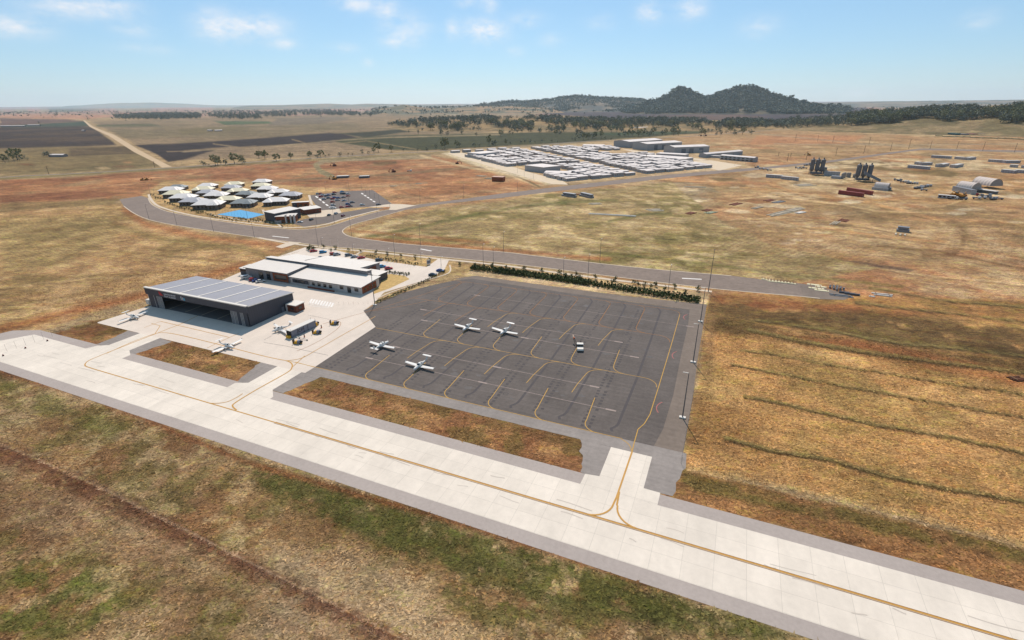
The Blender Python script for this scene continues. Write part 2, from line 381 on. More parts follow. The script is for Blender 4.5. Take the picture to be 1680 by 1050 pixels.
# left field
LF = [(-900,380),(0,348),(200,334),(240,362),(340,388),(480,402),(430,442),(240,484),(60,545),(-900,760)]
paint(LF, (186,146,100), 5, 3)
paint(LF, (150,124,78), 5, 6, .65, n_mid, .5, .62)
paint(LF, (206,170,122), 5, 6, .6, n_fine, .48, .62)
paint(LF, (172,112,68), 5, 6, .6, n_big, .54, .64)
stroke([(205,345),(240,368),(340,392),(460,402)], (176,108,66), 9, 8, 3, .7)
stroke([(190,372),(260,392),(400,408),(440,420)], (128,112,62), 8, 9, 5, .65)
for ln in ([(0,408),(120,404),(260,418),(400,432)], [(0,468),(140,452),(280,446),(380,444)], [(-20,505),(120,484),(240,468)]):
    stroke(ln, (136,110,70), 3, 4, 4, .6, n_fine, .3, .55); stroke([(x, y+5) for x, y in ln], (212,178,126), 3, 4, 4, .5)
stroke([(0,540),(120,510),(240,484),(330,455),(400,436)], (164,98,56), 12, 9, 3, .75)
paint([(0,360),(160,350),(200,380),(100,440),(0,450)], (158,140,90), 14, 8, .5)
# contour ploughing in the left field
k = np.clip(sdist([(0,350),(180,342),(215,370),(180,410),(60,440),(0,440)], np.where(front, PX, 9999), PY)/14, 0, 1)
rows = .5+.5*np.sin((np.hypot((PX-300), (PY-330)*2.4)+WX*5)*.75)
blend(k*rows*(RR < 900), (136,112,72), .42)
k = np.clip(sdist([(1090,400),(1200,370),(1480,400),(1440,440),(1250,436)], np.where(front, PX, 9999), PY)/14, 0, 1)
rows = .5+.5*np.sin(((PX*.55+PY*1.25)+WX*4)*.8)
blend(k*rows, (142,112,76), .45)
k = np.clip(sdist([(1560,390),(1700,380),(1700,440),(1540,420)], np.where(front, PX, 9999), PY)/10, 0, 1)
rows = .5+.5*np.sin(((PX*1.2+PY*.3)+WX*6)*.9)
blend(k*rows, (150,118,80), .4)
# golden field, right
GF = [(1158,490),(1200,482),(2600,520),(2600,1300),(1700,900),(1300,800),(1118,768),(1150,600)]
paint(GF, (200,152,94), 6, 4)
paint(GF, (222,178,118), 6, 6, .65, n_w30, .46, .62)
paint(GF, (160,112,64), 6, 6, .7, n_big, .5, .64)
paint(GF, (146,124,70), 6, 6, .5, fbm(X/16+9, Y/16, 4, 15), .52, .66)
paint([(1160,492),(1300,500),(1700,536),(1700,618),(1500,596),(1300,560),(1170,545)], (108,84,52), 12, 10, .92, fbm(X/10, Y/10, 5, 401, .65), .22, .42)
paint([(1160,484),(1260,488),(1480,506),(1700,528),(1400,512),(1200,505)], (150,88,54), 7, 5, .75, n_fine, .35, .55)
paint([(1250,545),(1420,560),(1700,612),(1700,640),(1500,600)], (168,104,62), 10, 8, .7)
stroke([(1190,530),(1300,528),(1500,560),(1700,590)], (112,98,52), 7, 9, 6, .6)
paint([(1130,640),(1200,660),(1260,730),(1190,760),(1125,740)], (152,112,66), 22, 14, .6)
for ln, w in (([(1230, 544), (1313, 561), (1406, 578), (1482, 589), (1575, 600), (1695, 615)], 5), ([(1215, 576), (1260, 581), (1343, 597), (1425, 609), (1538, 627), (1695, 650)], 2.4), ([(1200, 599), (1260, 610), (1350, 628), (1440, 644), (1538, 662), (1695, 688)], 2.8), ([(1221, 652), (1275, 662), (1361, 682), (1444, 700), (1557, 718), (1695, 748)], 4.2), ([(1191, 721), (1275, 743), (1369, 758), (1444, 781), (1538, 801), (1695, 827)], 5.5), ([(1403, 499), (1500, 509), (1695, 531)], 2.6), ([(1425, 473), (1463, 479), (1538, 494), (1695, 507)], 2.6), ([(1241, 527), (1350, 542), (1425, 557), (1482, 566), (1575, 574), (1695, 589)], 3)):
    stroke(ln, (84,68,40), w*1.05, 2.0, 2.5, .95)
    stroke([(x, y-w*.6-1) for x, y in ln], (146,130,78), w*.9, 2.5, 2.5, .75)
    stroke([(x, y+w*.8+1.5) for x, y in ln], (176,128,78), w*1.2, 4, 3, .5)
stroke([(1440,404),(1540,412),(1620,430),(1720,448)], (112,80,50), 4, 3, 2, .7)
# foreground grass
FG = [(-900,420),(-60,592),(160,650),(400,752),(840,880),(1050,948),(1700,1140),(3500,1700),(-4000,1900),(-4000,600)]
paint(FG, (148,116,78), 4, 2)
paint(FG, (178,150,112), 6, 6, .7, n_w30, .46, .62)
paint(FG, (126,88,58), 6, 6, .55, fbm(X/18+40, Y/18, 4, 71), .5, .62)
paint(FG, (106,98,52), 6, 8, .65, fbm(X/9, Y/9+30, 6, 51, .65), .49, .6)
paint(FG, (196,170,126), 6, 8, .5, fbm(X/6, Y/6+60, 6, 53, .7), .52, .64)
paint([(390,748),(620,822),(840,892),(1040,955),(1300,1045),(1180,1050),(900,990),(640,900),(440,810)], (84,90,42), 16, 12, .75, fbm(X/3+7, Y/3, 5, 311, .65), .34, .5)
paint([(400,745),(620,815),(1000,945),(1300,1040),(1200,1050),(900,980),(600,880),(430,800)], (92,92,44), 30, 26, .8, fbm(X/5+7, Y/5, 5, 301, .65), .36, .56)
paint([(640,860),(900,960),(1100,1050),(800,1050),(700,960)], (100,96,50), 30, 24, .75, fbm(X/4+17, Y/4, 5, 303, .65), .4, .58)
paint([(20,900),(160,930),(230,1000),(150,1050),(0,1050),(0,930)], (92,96,42), 34, 26, .85, fbm(X/4+7, Y/4, 5, 302, .65), .38, .56)
paint([(0,618),(60,640),(220,700),(180,720),(0,660)], (100,98,46), 14, 12, .7, n_w8, .35, .55)
paint([(450,900),(640,930),(760,1050),(420,1050)], (174,150,118), 50, 30, .65)
paint([(0,760),(260,850),(440,980),(300,960),(0,850)], (160,132,100), 40, 24, .55)
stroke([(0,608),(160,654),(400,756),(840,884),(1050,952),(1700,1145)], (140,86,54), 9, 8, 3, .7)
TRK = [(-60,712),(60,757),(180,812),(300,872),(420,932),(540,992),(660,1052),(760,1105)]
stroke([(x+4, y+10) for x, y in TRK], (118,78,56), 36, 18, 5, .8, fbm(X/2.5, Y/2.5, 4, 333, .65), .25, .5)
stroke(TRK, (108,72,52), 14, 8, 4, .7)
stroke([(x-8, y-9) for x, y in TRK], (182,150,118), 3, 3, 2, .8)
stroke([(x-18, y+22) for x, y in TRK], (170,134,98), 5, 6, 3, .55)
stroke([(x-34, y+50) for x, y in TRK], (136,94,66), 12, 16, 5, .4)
# islands and verges round the concrete
ISL = [(150,540),(560,540),(1180,800),(1700,930),(1700,1010),(1100,820),(960,800),(420,680),(60,570)]
LXY = (X-O.x)*DX.x+(Y-O.y)*DX.y, (X-O.x)*DY.x+(Y-O.y)*DY.y
isl = ((LXY[1] > 8) & (LXY[1] < 31) & (LXY[0] > -72) & (LXY[0] < 152)).astype(float)
blend(isl, (150,104,68)); blend(isl*np.clip((n_w8-.45)/.15, 0, 1), (184,140,92), .7)
blend(isl*np.clip((fbm(X/5, Y/5, 4, 99)-.5)/.12, 0, 1), (112,98,52), .6)
blend(isl*(LXY[1] > 22)*np.clip((n_w8-.3)/.2, 0, 1), (124,96,56), .6)
paint([(1100,800),(1120,768),(1300,812),(1700,905),(2400,1080),(2400,1200),(1700,985),(1300,868),(1080,818)], (158,114,72), 6, 5)
paint([(1120,770),(1300,814),(1700,905),(1700,930),(1300,840),(1120,800)], (98,92,46), 9, 9, .75, n_w8, .35, .55)
stroke([(1120,764),(1300,800),(1500,846),(1700,896)], (196,164,112), 7, 6, 3, .6)
# landscaped verge between footpath and apron
paint([(520,404),(700,424),(780,435),(1165,482),(1160,500),(740,450),(620,430),(540,415),(480,410)], (200,166,116), 4, 3)
paint([(1120,478),(1165,482),(1160,500),(760,452),(780,438)], (214,186,150), 5, 3, .7)
paint([(612,455),(680,455),(620,485)], (200,168,106), 3, 1)
paint([(232,320),(262,345),(340,362),(480,378),(560,366),(620,346),(640,330),(560,310),(420,300),(270,296)], (200,164,114), 3, 2, .85)
paint([(1115,760),(1155,520),(1175,500),(1170,620),(1140,740)], (140,108,76), 7, 5, .5, n_fine, .35, .6)
tone = (.74+.52*n_fine)*(.82+.36*fbm(X/5, Y/5, 4, 210, .65))*(.90+.20*n_mid)
lum = C.mean(-1, keepdims=True); C = (C*.90+.10*lum*np.array([1.12, 1.0, .80]))*np.where(RR < 300, .95, .88)[..., None]
C *= tone[..., None]
C = C/np.array([GAIN*.936, GAIN, GAIN*1.065])
nr, na = X.shape
verts = np.zeros((nr*na, 3), np.float32); verts[:, 0] = X.ravel(); verts[:, 1] = Y.ravel()
i = np.arange(nr-1)[:, None]*na; j = np.arange(na)[None, :]; j2 = (j+1) % na
quads = np.stack([i+j, i+na+j, i+na+j2, i+j2], -1).reshape(-1, 4)[:, ::-1]
me = bpy.data.meshes.new('ground')
nv = nr*na
allv = np.vstack([verts, [[0, 0, 0]]]).astype(np.float32)
capt = np.stack([np.full(na, nv), (np.arange(na)+1) % na, np.arange(na)], -1)
nq = len(quads); nt_ = len(capt)
me.vertices.add(nv+1); me.vertices.foreach_set('co', allv.ravel())
me.loops.add(nq*4+nt_*3); me.loops.foreach_set('vertex_index', np.concatenate([quads.ravel(), capt.ravel()]).astype(np.int32))
me.polygons.add(nq+nt_); ls = np.concatenate([np.arange(nq)*4, nq*4+np.arange(nt_)*3]).astype(np.int32)
me.polygons.foreach_set('loop_start', ls)
me.update(calc_edges=True)
def set_cols(me, rgb):
    ca = me.color_attributes.new('Col', 'FLOAT_COLOR', 'POINT')
    d = np.ones((len(rgb), 4), np.float32); d[:, :3] = np.clip(rgb, 0, .9); ca.data.foreach_set('color', d.ravel())
set_cols(me, np.vstack([C.reshape(-1, 3), C[0, 0][None]]))
def ground_mat(name, amp=1.0, fine=True):
    m = bpy.data.materials.new(name); m.use_nodes = True; nt = m.node_tree; b = nt.nodes['Principled BSDF']
    b.inputs['Roughness'].default_value = .95; b.inputs['Specular IOR Level'].default_value = .1
    a = nt.nodes.new('ShaderNodeVertexColor'); a.layer_name = 'Col'
    g = nt.nodes.new('ShaderNodeNewGeometry'); cur = a.outputs[0]
    def noise(scale, rot, st, det=5, rough=.6, dist=.0):
        mpn = nt.nodes.new('ShaderNodeMapping'); mpn.inputs['Rotation'].default_value = (0, 0, rot); mpn.inputs['Scale'].default_value = (1, st, 1)
        nt.links.new(g.outputs['Position'], mpn.inputs[0])
        n = nt.nodes.new('ShaderNodeTexNoise'); n.inputs['Scale'].default_value = scale; n.inputs['Detail'].default_value = det
        n.inputs['Roughness'].default_value = rough; n.inputs['Distortion'].default_value = dist
        nt.links.new(mpn.outputs[0], n.inputs['Vector']); return n.outputs[0]
    def mulr(fac, lo, hi, o0, o1):
        nonlocal cur
        r = nt.nodes.new('ShaderNodeMapRange'); nt.links.new(fac, r.inputs[0])
        for q, v in zip((1, 2, 3, 4), (lo, hi, o0, o1)): r.inputs[q].default_value = v
        v = nt.nodes.new('ShaderNodeVectorMath'); v.operation = 'SCALE'; nt.links.new(cur, v.inputs[0]); nt.links.new(r.outputs[0], v.inputs['Scale']); cur = v.outputs[0]
    def tint(fac, lo, hi, mx, c):
        nonlocal cur
        r = nt.nodes.new('ShaderNodeMapRange'); nt.links.new(fac, r.inputs[0])
        for q, v in zip((1, 2, 3, 4), (lo, hi, 0, mx)): r.inputs[q].default_value = v
        x = nt.nodes.new('ShaderNodeMixRGB'); x.blend_type = 'MULTIPLY'; nt.links.new(r.outputs[0], x.inputs[0]); nt.links.new(cur, x.inputs[1]); x.inputs[2].default_value = (*c, 1); cur = x.outputs[0]
    nA = noise(1.5, .9, 2.0, 10, .82, .6); nB = noise(.22, .7, 1.8, 8, .72, .7); nC = noise(.055, .3, 1.5, 9, .74)
    nD = noise(.5, 1.1, 2.6, 8, .78, .8)
    tint(nB, .50, .62, .7*amp, (.66, .84, .46)); tint(noise(.16, .2, 1.6, 8, .75, .6), .5, .64, .6*amp, (1.0, .72, .56))
    mulr(nA, .39, .61, 1-.46*amp, 1+.50*amp); mulr(nD, .40, .60, 1-.34*amp, 1+.40*amp); mulr(nB, .40, .60, 1-.28*amp, 1+.34*amp); mulr(nC, .34, .66, 1-.32*amp, 1+.38*amp); mulr(noise(.014, .5, 1.3, 9, .72), .36, .64, 1-.22*amp, 1+.26*amp)
    tint(noise(.03, .2, 1.4, 9, .74), .53, .66, .55*amp, (.80, .66, .52)); tint(noise(.021, .9, 1.4, 9, .74), .53, .66, .5*amp, (.80, .86, .66))
    nt.links.new(cur, b.inputs['Base Color'])
    bp = nt.nodes.new('ShaderNodeBump'); bp.inputs['Strength'].default_value = .8*amp; bp.inputs['Distance'].default_value = .35
    nt.links.new(nA, bp.inputs['Height']); nt.links.new(bp.outputs[0], b.inputs['Normal'])
    return m
GM = ground_mat('dry_grass_ground')
me.materials.append(GM)
me.polygons.foreach_set('use_smooth', np.ones(nq+nt_, bool))
ground = bpy.data.objects.new('ground', me); link(ground); tag(ground, kind='structure')

# ------------------------------------------------------------------ paved surfaces
def smooth(pts, n=6):
    P = [pts[0]]+list(pts)+[pts[-1]]; out = []
    for i in range(1, len(P)-2):
        p0, p1, p2, p3 = (np.array(P[j], float) for j in (i-1, i, i+1, i+2))
        for t in np.linspace(0, 1, n, endpoint=False):
            out.append(tuple(.5*((2*p1)+(-p0+p2)*t+(2*p0-5*p1+4*p2-p3)*t*t+(-p0+3*p1-3*p2+p3)*t**3)))
    out.append(tuple(pts[-1])); return out
def ribbon(mb, pts, w, z, mi=0):
    P = [Vector(p) for p in pts]; Lf = []; Rt = []
    for i, p in enumerate(P):
        d = (P[min(i+1, len(P)-1)]-P[max(i-1, 0)])
        if d.length < 1e-6: continue
        d.normalize(); nn = Vector((-d.y, d.x)); Lf.append(p+nn*w/2); Rt.append(p-nn*w/2)
    b = len(mb.v)
    for a, c in zip(Lf, Rt): mb.v += [(a.x, a.y, z), (c.x, c.y, z)]
    for i in range(len(Lf)-1): mb.f.append((b+2*i+1, b+2*i+3, b+2*i+2, b+2*i)); mb.m.append(mi)
def px(pts, Z=0): return [at(x, y, Z) for x, y in pts]
def lc(pts): return [L(x, y) for x, y in pts]
def structure(mb, name, m): return tag(mb.build(name, m), kind='structure')

def paved(name, rgb, joints=None, var=.05, scale=.5, blotch=.05, tiles=None, streak=0, rough=.9):
    """paving in the airfield frame with slab joints, slab-to-slab tone and stains"""
    m = bpy.data.materials.new(name); m.use_nodes = True; nt = m.node_tree; b = nt.nodes['Principled BSDF']; MATS[name] = m
    b.inputs['Roughness'].default_value = rough; b.inputs['Specular IOR Level'].default_value = .2
    g = nt.nodes.new('ShaderNodeNewGeometry'); mpn = nt.nodes.new('ShaderNodeMapping'); mpn.vector_type = 'POINT'
    mpn.inputs['Rotation'].default_value = (0, 0, -ANG)
    q = Matrix.Rotation(-ANG, 2) @ O; mpn.inputs['Location'].default_value = (-q.x, -q.y, 0)
    nt.links.new(g.outputs['Position'], mpn.inputs[0]); P = mpn.outputs[0]
    val = None
    def add(sock):
        nonlocal val
        if val is None: val = sock; return
        n = nt.nodes.new('ShaderNodeMath'); n.operation = 'MULTIPLY'; nt.links.new(val, n.inputs[0]); nt.links.new(sock, n.inputs[1]); val = n.outputs[0]
    def noise(scale, amp, st=(1, 1, 1), det=6, lo=.3, hi=.7, rough_=.6):
        mm = nt.nodes.new('ShaderNodeMapping'); mm.inputs['Scale'].default_value = st; nt.links.new(P, mm.inputs[0])
        n = nt.nodes.new('ShaderNodeTexNoise'); n.inputs['Scale'].default_value = scale; n.inputs['Detail'].default_value = det; n.inputs['Roughness'].default_value = rough_
        nt.links.new(mm.outputs[0], n.inputs['Vector'])
        r = nt.nodes.new('ShaderNodeMapRange'); nt.links.new(n.outputs[0], r.inputs[0])
        for k, v in zip((1, 2, 3, 4), (lo, hi, 1-amp, 1+amp)): r.inputs[k].default_value = v
        add(r.outputs[0])
    noise(scale, var); noise(.06, blotch); noise(.25, blotch*.8, (1, .35, 1))
    if streak: noise(.5, streak, (.12, 1.6, 1), 6)
    if joints:
        jx, jy, wv, dark = joints
        br = nt.nodes.new('ShaderNodeTexBrick'); nt.links.new(P, br.inputs['Vector']); br.offset = 0; br.squash = 1
        br.inputs['Scale'].default_value = 1; br.inputs['Brick Width'].default_value = jx; br.inputs['Row Height'].default_value = jy
        br.inputs['Mortar Size'].default_value = wv; br.inputs['Mortar Smooth'].default_value = .3
        br.inputs['Color1'].default_value = (1, 1, 1, 1); t2 = 1+(tiles or 0); br.inputs['Color2'].default_value = (t2, t2, t2, 1); br.inputs['Bias'].default_value = -.3
        br.inputs['Mortar'].default_value = (dark, dark, dark, 1); add(br.outputs['Color'])
    v = nt.nodes.new('ShaderNodeVectorMath'); v.operation = 'SCALE'; v.inputs[0].default_value = alb(rgb); nt.links.new(val, v.inputs['Scale'])
    nt.links.new(v.outputs[0], b.inputs['Base Color'])
    return m
M_CONC = paved('taxiway_concrete', (238, 229, 216), (6.0, 4.72, .05, .80), .04, .7, .07, .08)
M_CONC2 = paved('apron_concrete', (233, 221, 208), (7.0, 7.0, .03, .93), .035, .6, .05, .04)
M_PAVE = paved('parking_concrete', (232, 218, 200), (5.0, 9.0, .04, .96), .05, .5, .06, .03)
M_SHO = paved('shoulder_asphalt', (184, 174, 168), None, .07, 1.2, .05)
M_GREY = paved('gravel_asphalt', (156, 149, 144), None, .10, .9, .10, streak=.08)
M_APR = paved('apron_asphalt', (108, 101, 97), (200, 7.7, .05, .88), .12, 1.1, .13, .05, streak=.12)
M_APR2 = paved('apron_edge_asphalt', (134, 122, 112), None, .10, .8, .10, streak=.08)
M_ROAD = paved('road_asphalt', (142, 128, 118), None, .13, .45, .08, streak=.08)
M_LOT = paved('car_park_asphalt', (122, 112, 106), None, .12, .5, .08)
M_PATH = mat('footpath_concrete', (224, 208, 186), .9, .08, .4)
M_TYRE = mat('tyre_marks', (86, 81, 81), .9, .12, .6)
M_YEL = mat('yellow_line_paint', (206, 160, 62), .7, .10, 1.0)
M_YELC = mat('faded_yellow_paint', (206, 156, 74), .7, .10, 1.0)
M_YELO = mat('orange_line_paint', (178, 122, 58), .8, .14, .8)
M_YELD = mat('dark_line_border', (150, 106, 50), .8, .1, 1.0)
M_WHL = mat('tie_down_strip', (168, 152, 144), .8, .12, .9)
M_WHT = mat('white_line_paint', (224, 216, 204), .7, .08, .9)
M_RED = mat('red_line_paint', (176, 102, 98), .7, .1, .9)

def sheet(name, polys, m, z):
    mb = MB()
    for p in polys: mb.poly(p, z)
    return structure(mb, name, m)
rect = lambda x0, x1, y0, y1: lc([(x0, y0), (x1, y0), (x1, y1), (x0, y1)])
# shoulders first, then the concrete above them
sheet('taxiway_shoulder', [lc([(-99, -13.1), (420, -13.1), (420, 12.9), (163, 12.9), (163, 13.1), (48, 13.1), (44, 13.1), (30, 13.2), (-20, 13.2), (-50, 13.0), (-82, 12.6), (-92, 8)])], M_SHO, .020)
sheet('taxiway', [lc([(-92, -9.6), (420, -9.6), (420, 9.1), (167.2, 9.1), (148.8, 9.1), (-79.0, 9.1), (-86, -1.8)]),], M_CONC, .034)
sheet('taxiway_connector', [lc([(148.9, 9.1), (167.2, 9.1), (167.2, 13.4), (163.3, 13.5), (163.3, 26.2), (152.5, 26.2), (152.5, 13.6), (149.0, 13.1)]),
                            lc([(33.7, 9.1), (48.4, 9.1), (48.4, 10.4), (44.8, 13.6), (44.8, 26.3), (33.7, 26.3), (33.7, 13.9), (29.7, 12.2), (29.7, 9.1)]),
                            lc([(-45.4, 9.1), (-23.7, 9.1), (-23.7, 12.0), (-28.2, 14.5), (-28.2, 26.3), (-40.3, 26.3), (-40.3, 14.4), (-43.8, 12.4)])], M_CONC, .042)
GRASS_NOISE = [(52, 26.6), (49.2, 13.3)]
def wob(a, b, n, amp, seed):
    r_ = random.Random(seed); return [(a[0]+(b[0]-a[0])*t+r_.uniform(-amp, amp), a[1]+(b[1]-a[1])*t+r_.uniform(-amp, amp)) for t in np.linspace(0, 1, n)]
sheet('asphalt_fillet', [lc([(44.8, 13.3), (49.6, 13.3)]+wob((49.8, 14), (53.2, 26.2), 8, .35, 1)+[(53, 31), (44.8, 31)]),
                         lc([(29.6, 13.2), (33.7, 13.2), (33.7, 26.3), (25.5, 26.3)]+wob((25.6, 25.8), (29.2, 13.6), 8, .35, 2)),
                         lc([(-28.2, 13.2), (-22.6, 13.2)]+wob((-22.8, 13.8), (-20.6, 26), 8, .35, 3)+[(-28.2, 26.3)]),
                         lc([(-46, 13.2), (-40.3, 13.2), (-40.3, 26.3), (-47.4, 26.0)]+wob((-47, 25), (-45.2, 13.6), 8, .35, 4)),
                         lc([(148.6, 13.1), (152.5, 13.1), (152.5, 26.2), (143.8, 26.4)]+wob((144.0, 25.8), (148.2, 13.6), 9, .5, 5)),
                         lc([(163.3, 13.1), (170.0, 13.4)]+wob((170.2, 15), (171.6, 25), 7, .5, 6)+[(171.4, 31.1), (163.3, 31.1)])], M_GREY, .0265)
sheet('asphalt_band', [lc([(45.0, 26.4)]+wob((50, 26.4), (143, 26.3), 30, .12, 7)+[(163.3, 26.2), (167.0, 26.2), (167.0, 31.1), (45.0, 31.1)])], M_GREY, .031)
APRON = lc([(46.3, 31.0), (166.9, 31.0), (168.6, 60), (168.4, 90), (168.0, 144.5), (134.3, 140.6), (90, 141), (53.3, 141.9), (46, 134), (38, 121), (31.5, 107.6), (28.6, 92), (28.4, 80.6), (44.4, 68.0)])
sheet('apron_edge', [lc([(163.0, 26.5), (170.6, 26.5), (170.4, 60), (169.6, 90), (169.0, 146.4), (134.3, 143.6), (90, 143.8), (52, 144.5), (44, 135), (60, 138), (120, 137), (158, 137), (163, 100)])], M_APR2, .023)
AP2 = lc([(46.3, 31.0), (163.0, 31.0), (164.2, 40), (164.6, 60), (163.8, 90), (163.4, 120), (162.4, 136.8), (134.3, 136.6), (90, 137.6), (53.3, 139.2), (46, 134), (38, 121), (31.5, 107.6), (28.6, 92), (28.4, 80.6), (44.4, 68.0)])
sheet('apron', [AP2], M_APR, .048)
CONC = [(161,528.5),(249,500.7),(363,460),(396,446),(430,430),(500,406),(545,409),(618,427),(700,438),(720,424),(737,426),(729,443),(703,458),(630,480),(612,499)]
sheet('hangar_apron', [px(CONC)+lc([(28.45, 80.6), (44.4, 68.0), (46.3, 31.0), (46.3, 26.3), (-68, 26.3)])], M_CONC2, .040)
# roads
UP = [(196,327),(232,321.5),(243,325),(250,336),(275,347),(325,357),(375,365),(420,371),(475,376),(500,376.5),(530,373),(557,366),(585,357),(622,347),(667,339),(690,335.5),(760,326.5),(820,318),(940,303.7),(1065,289.5),(1150,282),(1260,273.4),(1370,262.3),(1460,250),(1510,243.6),(1700,247.5)]
LO = [(1700,250),(1510,246.2),(1460,252.6),(1370,265.5),(1260,277),(1090,293),(990,304.5),(820,325),(719,335.5),(662,345),(614,358.5),(580,368),(565.5,375),(562.5,381),(576,388.6),(620,395),(671,401),(820,413),(880,420),(1042,438.7),(1200,452.5),(1246,458),(1311,465),(1345,474),(1385,489),(1345,489.5),(1315,486.5),(1170,473.5),(1000,453),(900,440),(820,431),(719,421),(600,409),(540,404.5),(471,396),(416,389),(353,379.5),(290,370),(245,360.5),(220,350),(203,338)]
sheet('road', [px(UP+LO)], M_ROAD, .050)
sheet('road_end_gravel', [px([(1311,465),(1345,470),(1372,478),(1400,486),(1385,492),(1345,491),(1330,489),(1318,487)])], M_APR2, .056)
kerb = MB()
for ln in (LO[9:21], [(x, y) for x, y in LO[25:]], UP[2:16]):
    ribbon(kerb, px(smooth(ln, 3)), .7, .066)
structure(kerb, 'kerb', M_PATH)
fp = MB()
ribbon(fp, px(smooth([(244,319),(249,329),(262,339),(300,350),(350,359),(420,368),(460,372.5),(490,373.3),(530,369),(570,357.5),(622,344.5)])), 2.4, .072)
ribbon(fp, px(smooth([(424,390),(471,398.5),(540,407.2),(600,412.5),(719,424.5),(820,435),(900,445.5),(1000,458.5),(1100,470),(1168,478.5)])), 2.4, .072)
ribbon(fp, px([(581,420),(597,411)]), 2.0, .078)
ribbon(fp, px([(462,372),(453,366),(400,362),(345,352)]), 1.6, .078); ribbon(fp, px([(497,333),(512,337),(507,320)]), 2.2, .078)
ribbon(fp, px(smooth([(738,435),(736,448),(702,459),(676,468),(640,480),(618,490)])), .9, .086)
structure(fp, 'footpath', M_PATH)
sheet('driveway', [px([(452,405),(474,397),(495,398),(462,407.5)]), px([(602,340),(640,334.6),(660,335),(683,337),(650,344.5),(638,344.5),(640,339.5)]), px([(503,352),(520,346),(557,342.5),(560,349),(530,356),(508,357)])], M_PATH, .080)
sheet('car_park', [px([(506,321),(563,313.5),(612,312),(644,335),(603,339.6),(560,342),(527,347.5)]), px([(533,353.5),(607,341),(632,341),(548,364.5),(500,372),(480,367),(497,360)])], M_LOT, .060)
sheet('dirt_track', [px([(136,197.5),(139.5,197.5),(152,207),(168,214),(187,221),(204,231),(229,246.5),(256,260.5),(282,274),(266,275),(248,263.5),(220,249.5),(196,234),(178,222.5),(160,214.5),(147,208)])], mat('pale_dirt', (206,180,144), .95, .10, .05), .02)
hw = MB(); ribbon(hw, px(smooth([(-300,310),(0,291),(130,284.4),(270,276),(420,265.5),(560,256.5),(700,248.8),(860,239.6),(960,232),(1110,225),(1200,218.5),(1300,211),(1420,205),(1600,200)])), 9, .03)
structure(hw, 'highway', mat('old_asphalt', (134,126,114), .9, .08, .1))
sheet('gravel_strip', [px([(742,249),(760,251),(830,270),(870,283),(924,297),(932,303),(905,302),(850,287),(800,272),(735,252)]), px([(1126,264),(1166,263),(1218,271),(1180,280),(1165,276)]), px([(1020,244),(1050,248),(1110,256),(1160,262),(1150,263.5),(1040,250)])], mat('pale_gravel', (228,210,182), .95, .06, .1), .03)
COURT = px([(356,352),(394,344.3),(434,352),(407.6,358.8)])
sheet('sports_court', [COURT], mat('blue_court_coating', (78,172,226), .6, .12, .7), .085)
sheet('lawn', [px([(612,483),(619,455),(640,449.5),(664,452.5),(672,458),(640,473)])], mat('dry_lawn', (206,174,112), .95, .25, .5, bump=.3), .070)
# garden beds around the cabins
sheet('garden_path', [px([(497,333),(504,331.5),(512,338),(505,339)]), px([(429,344),(433,344),(437,352),(433,352)])], M_PATH, .074)

# apron markings, laid out in the airfield frame
ym = MB(); yc = MB(); yd = MB(); dk = MB(); ws = MB(); rm = MB(); ty = MB()
def arc(cx, cy, r, a0, a1, n=8): return [(cx+r*math.cos(R(a0+(a1-a0)*t/n)), cy+r*math.sin(R(a0+(a1-a0)*t/n))) for t in range(n+1)]
def line(mb, pts, w, z): ribbon(mb, lc(pts), w*(.74 if mb in (ym, yo) else 1), z)
yo = MB()
line(ym, [(34, 31.0), (154.5, 31.0)]+arc(152.5, 25.5, 5.5, 70, 10), .28, .066)
for k in range(6):
    x = 65.2+15.4*k; line(ym, [(x, 48.7), (x+.9, 36)]+arc(x+5.2, 35.3, 4.4, 180, 268), .30, .070)
line(ym, [(45.2, 67.1), (154.4, 67.4)]+arc(154.2, 62.6, 4.8, 88, 0), .26, .066)
for k in range(5):
    x = 72.6+15.5*k; line(ym, arc(x+6, 62.3, 5.0, 95, 180)+[(x+.2, 55), (x, 49.1)], .28, .070)
for k in range(6):
    x = 66.4+15.4*k; line(ym, [(x-1.2, 85), (x-.5, 72.5)]+arc(x+4.2, 72, 4.6, 180, 268), .28, .074)
line(yo, [(40, 102.8), (59, 103.5), (153.6, 103.9)]+arc(153.6, 98.9, 5, 88, 0), .24, .066)
for k in range(6):
    x = 56.6+15.5*k; line(yo if k < 2 else ym, arc(x+6, 99, 4.8, 95, 180)+[(x+.2, 92), (x-.2, 85.6)], .26, .070)
for k in range(7):
    x = 50.5+15.5*k
    line(yo, [(x, 131.5), (x+.4, 129.5)]+[(x+.6, 110)]+arc(x+5, 108.4, 4.4, 180, 268), .26, .078)
    line(yo, arc(x-3.6, 129.5, 4.0, 90, 0), .24, .078)
line(yo, [(44, 132.6), (52, 133.2), (155, 133.6)]+arc(154.4, 129, 4.6, 90, 0), .22, .066)
line(ym, [(159.0, 129), (159.4, 100), (159.6, 66), (159.6, 46), (158.9, 40.5), (157.7, 37), (157.9, 30), (158.1, 26.4)], .32, .082)
line(yc, [(158.1, 26.4), (158.0, 8), (157.8, 5.5)]+arc(152.6, 5.3, 5.2, 0, -85), .42, .084)
line(yc, [(158.2, 10), (158.6, 5.5)]+arc(164.2, 5.6, 5.4, 183, 268), .42, .088)
line(yo, [(22, 62), (31.5, 82), (36, 92.5), (43, 112), (46, 121), (50, 128.5), (52, 133.2)], .26, .078)
line(yo, [(31, 81), (35, 84.5), (45, 97), (49, 103)], .24, .074)
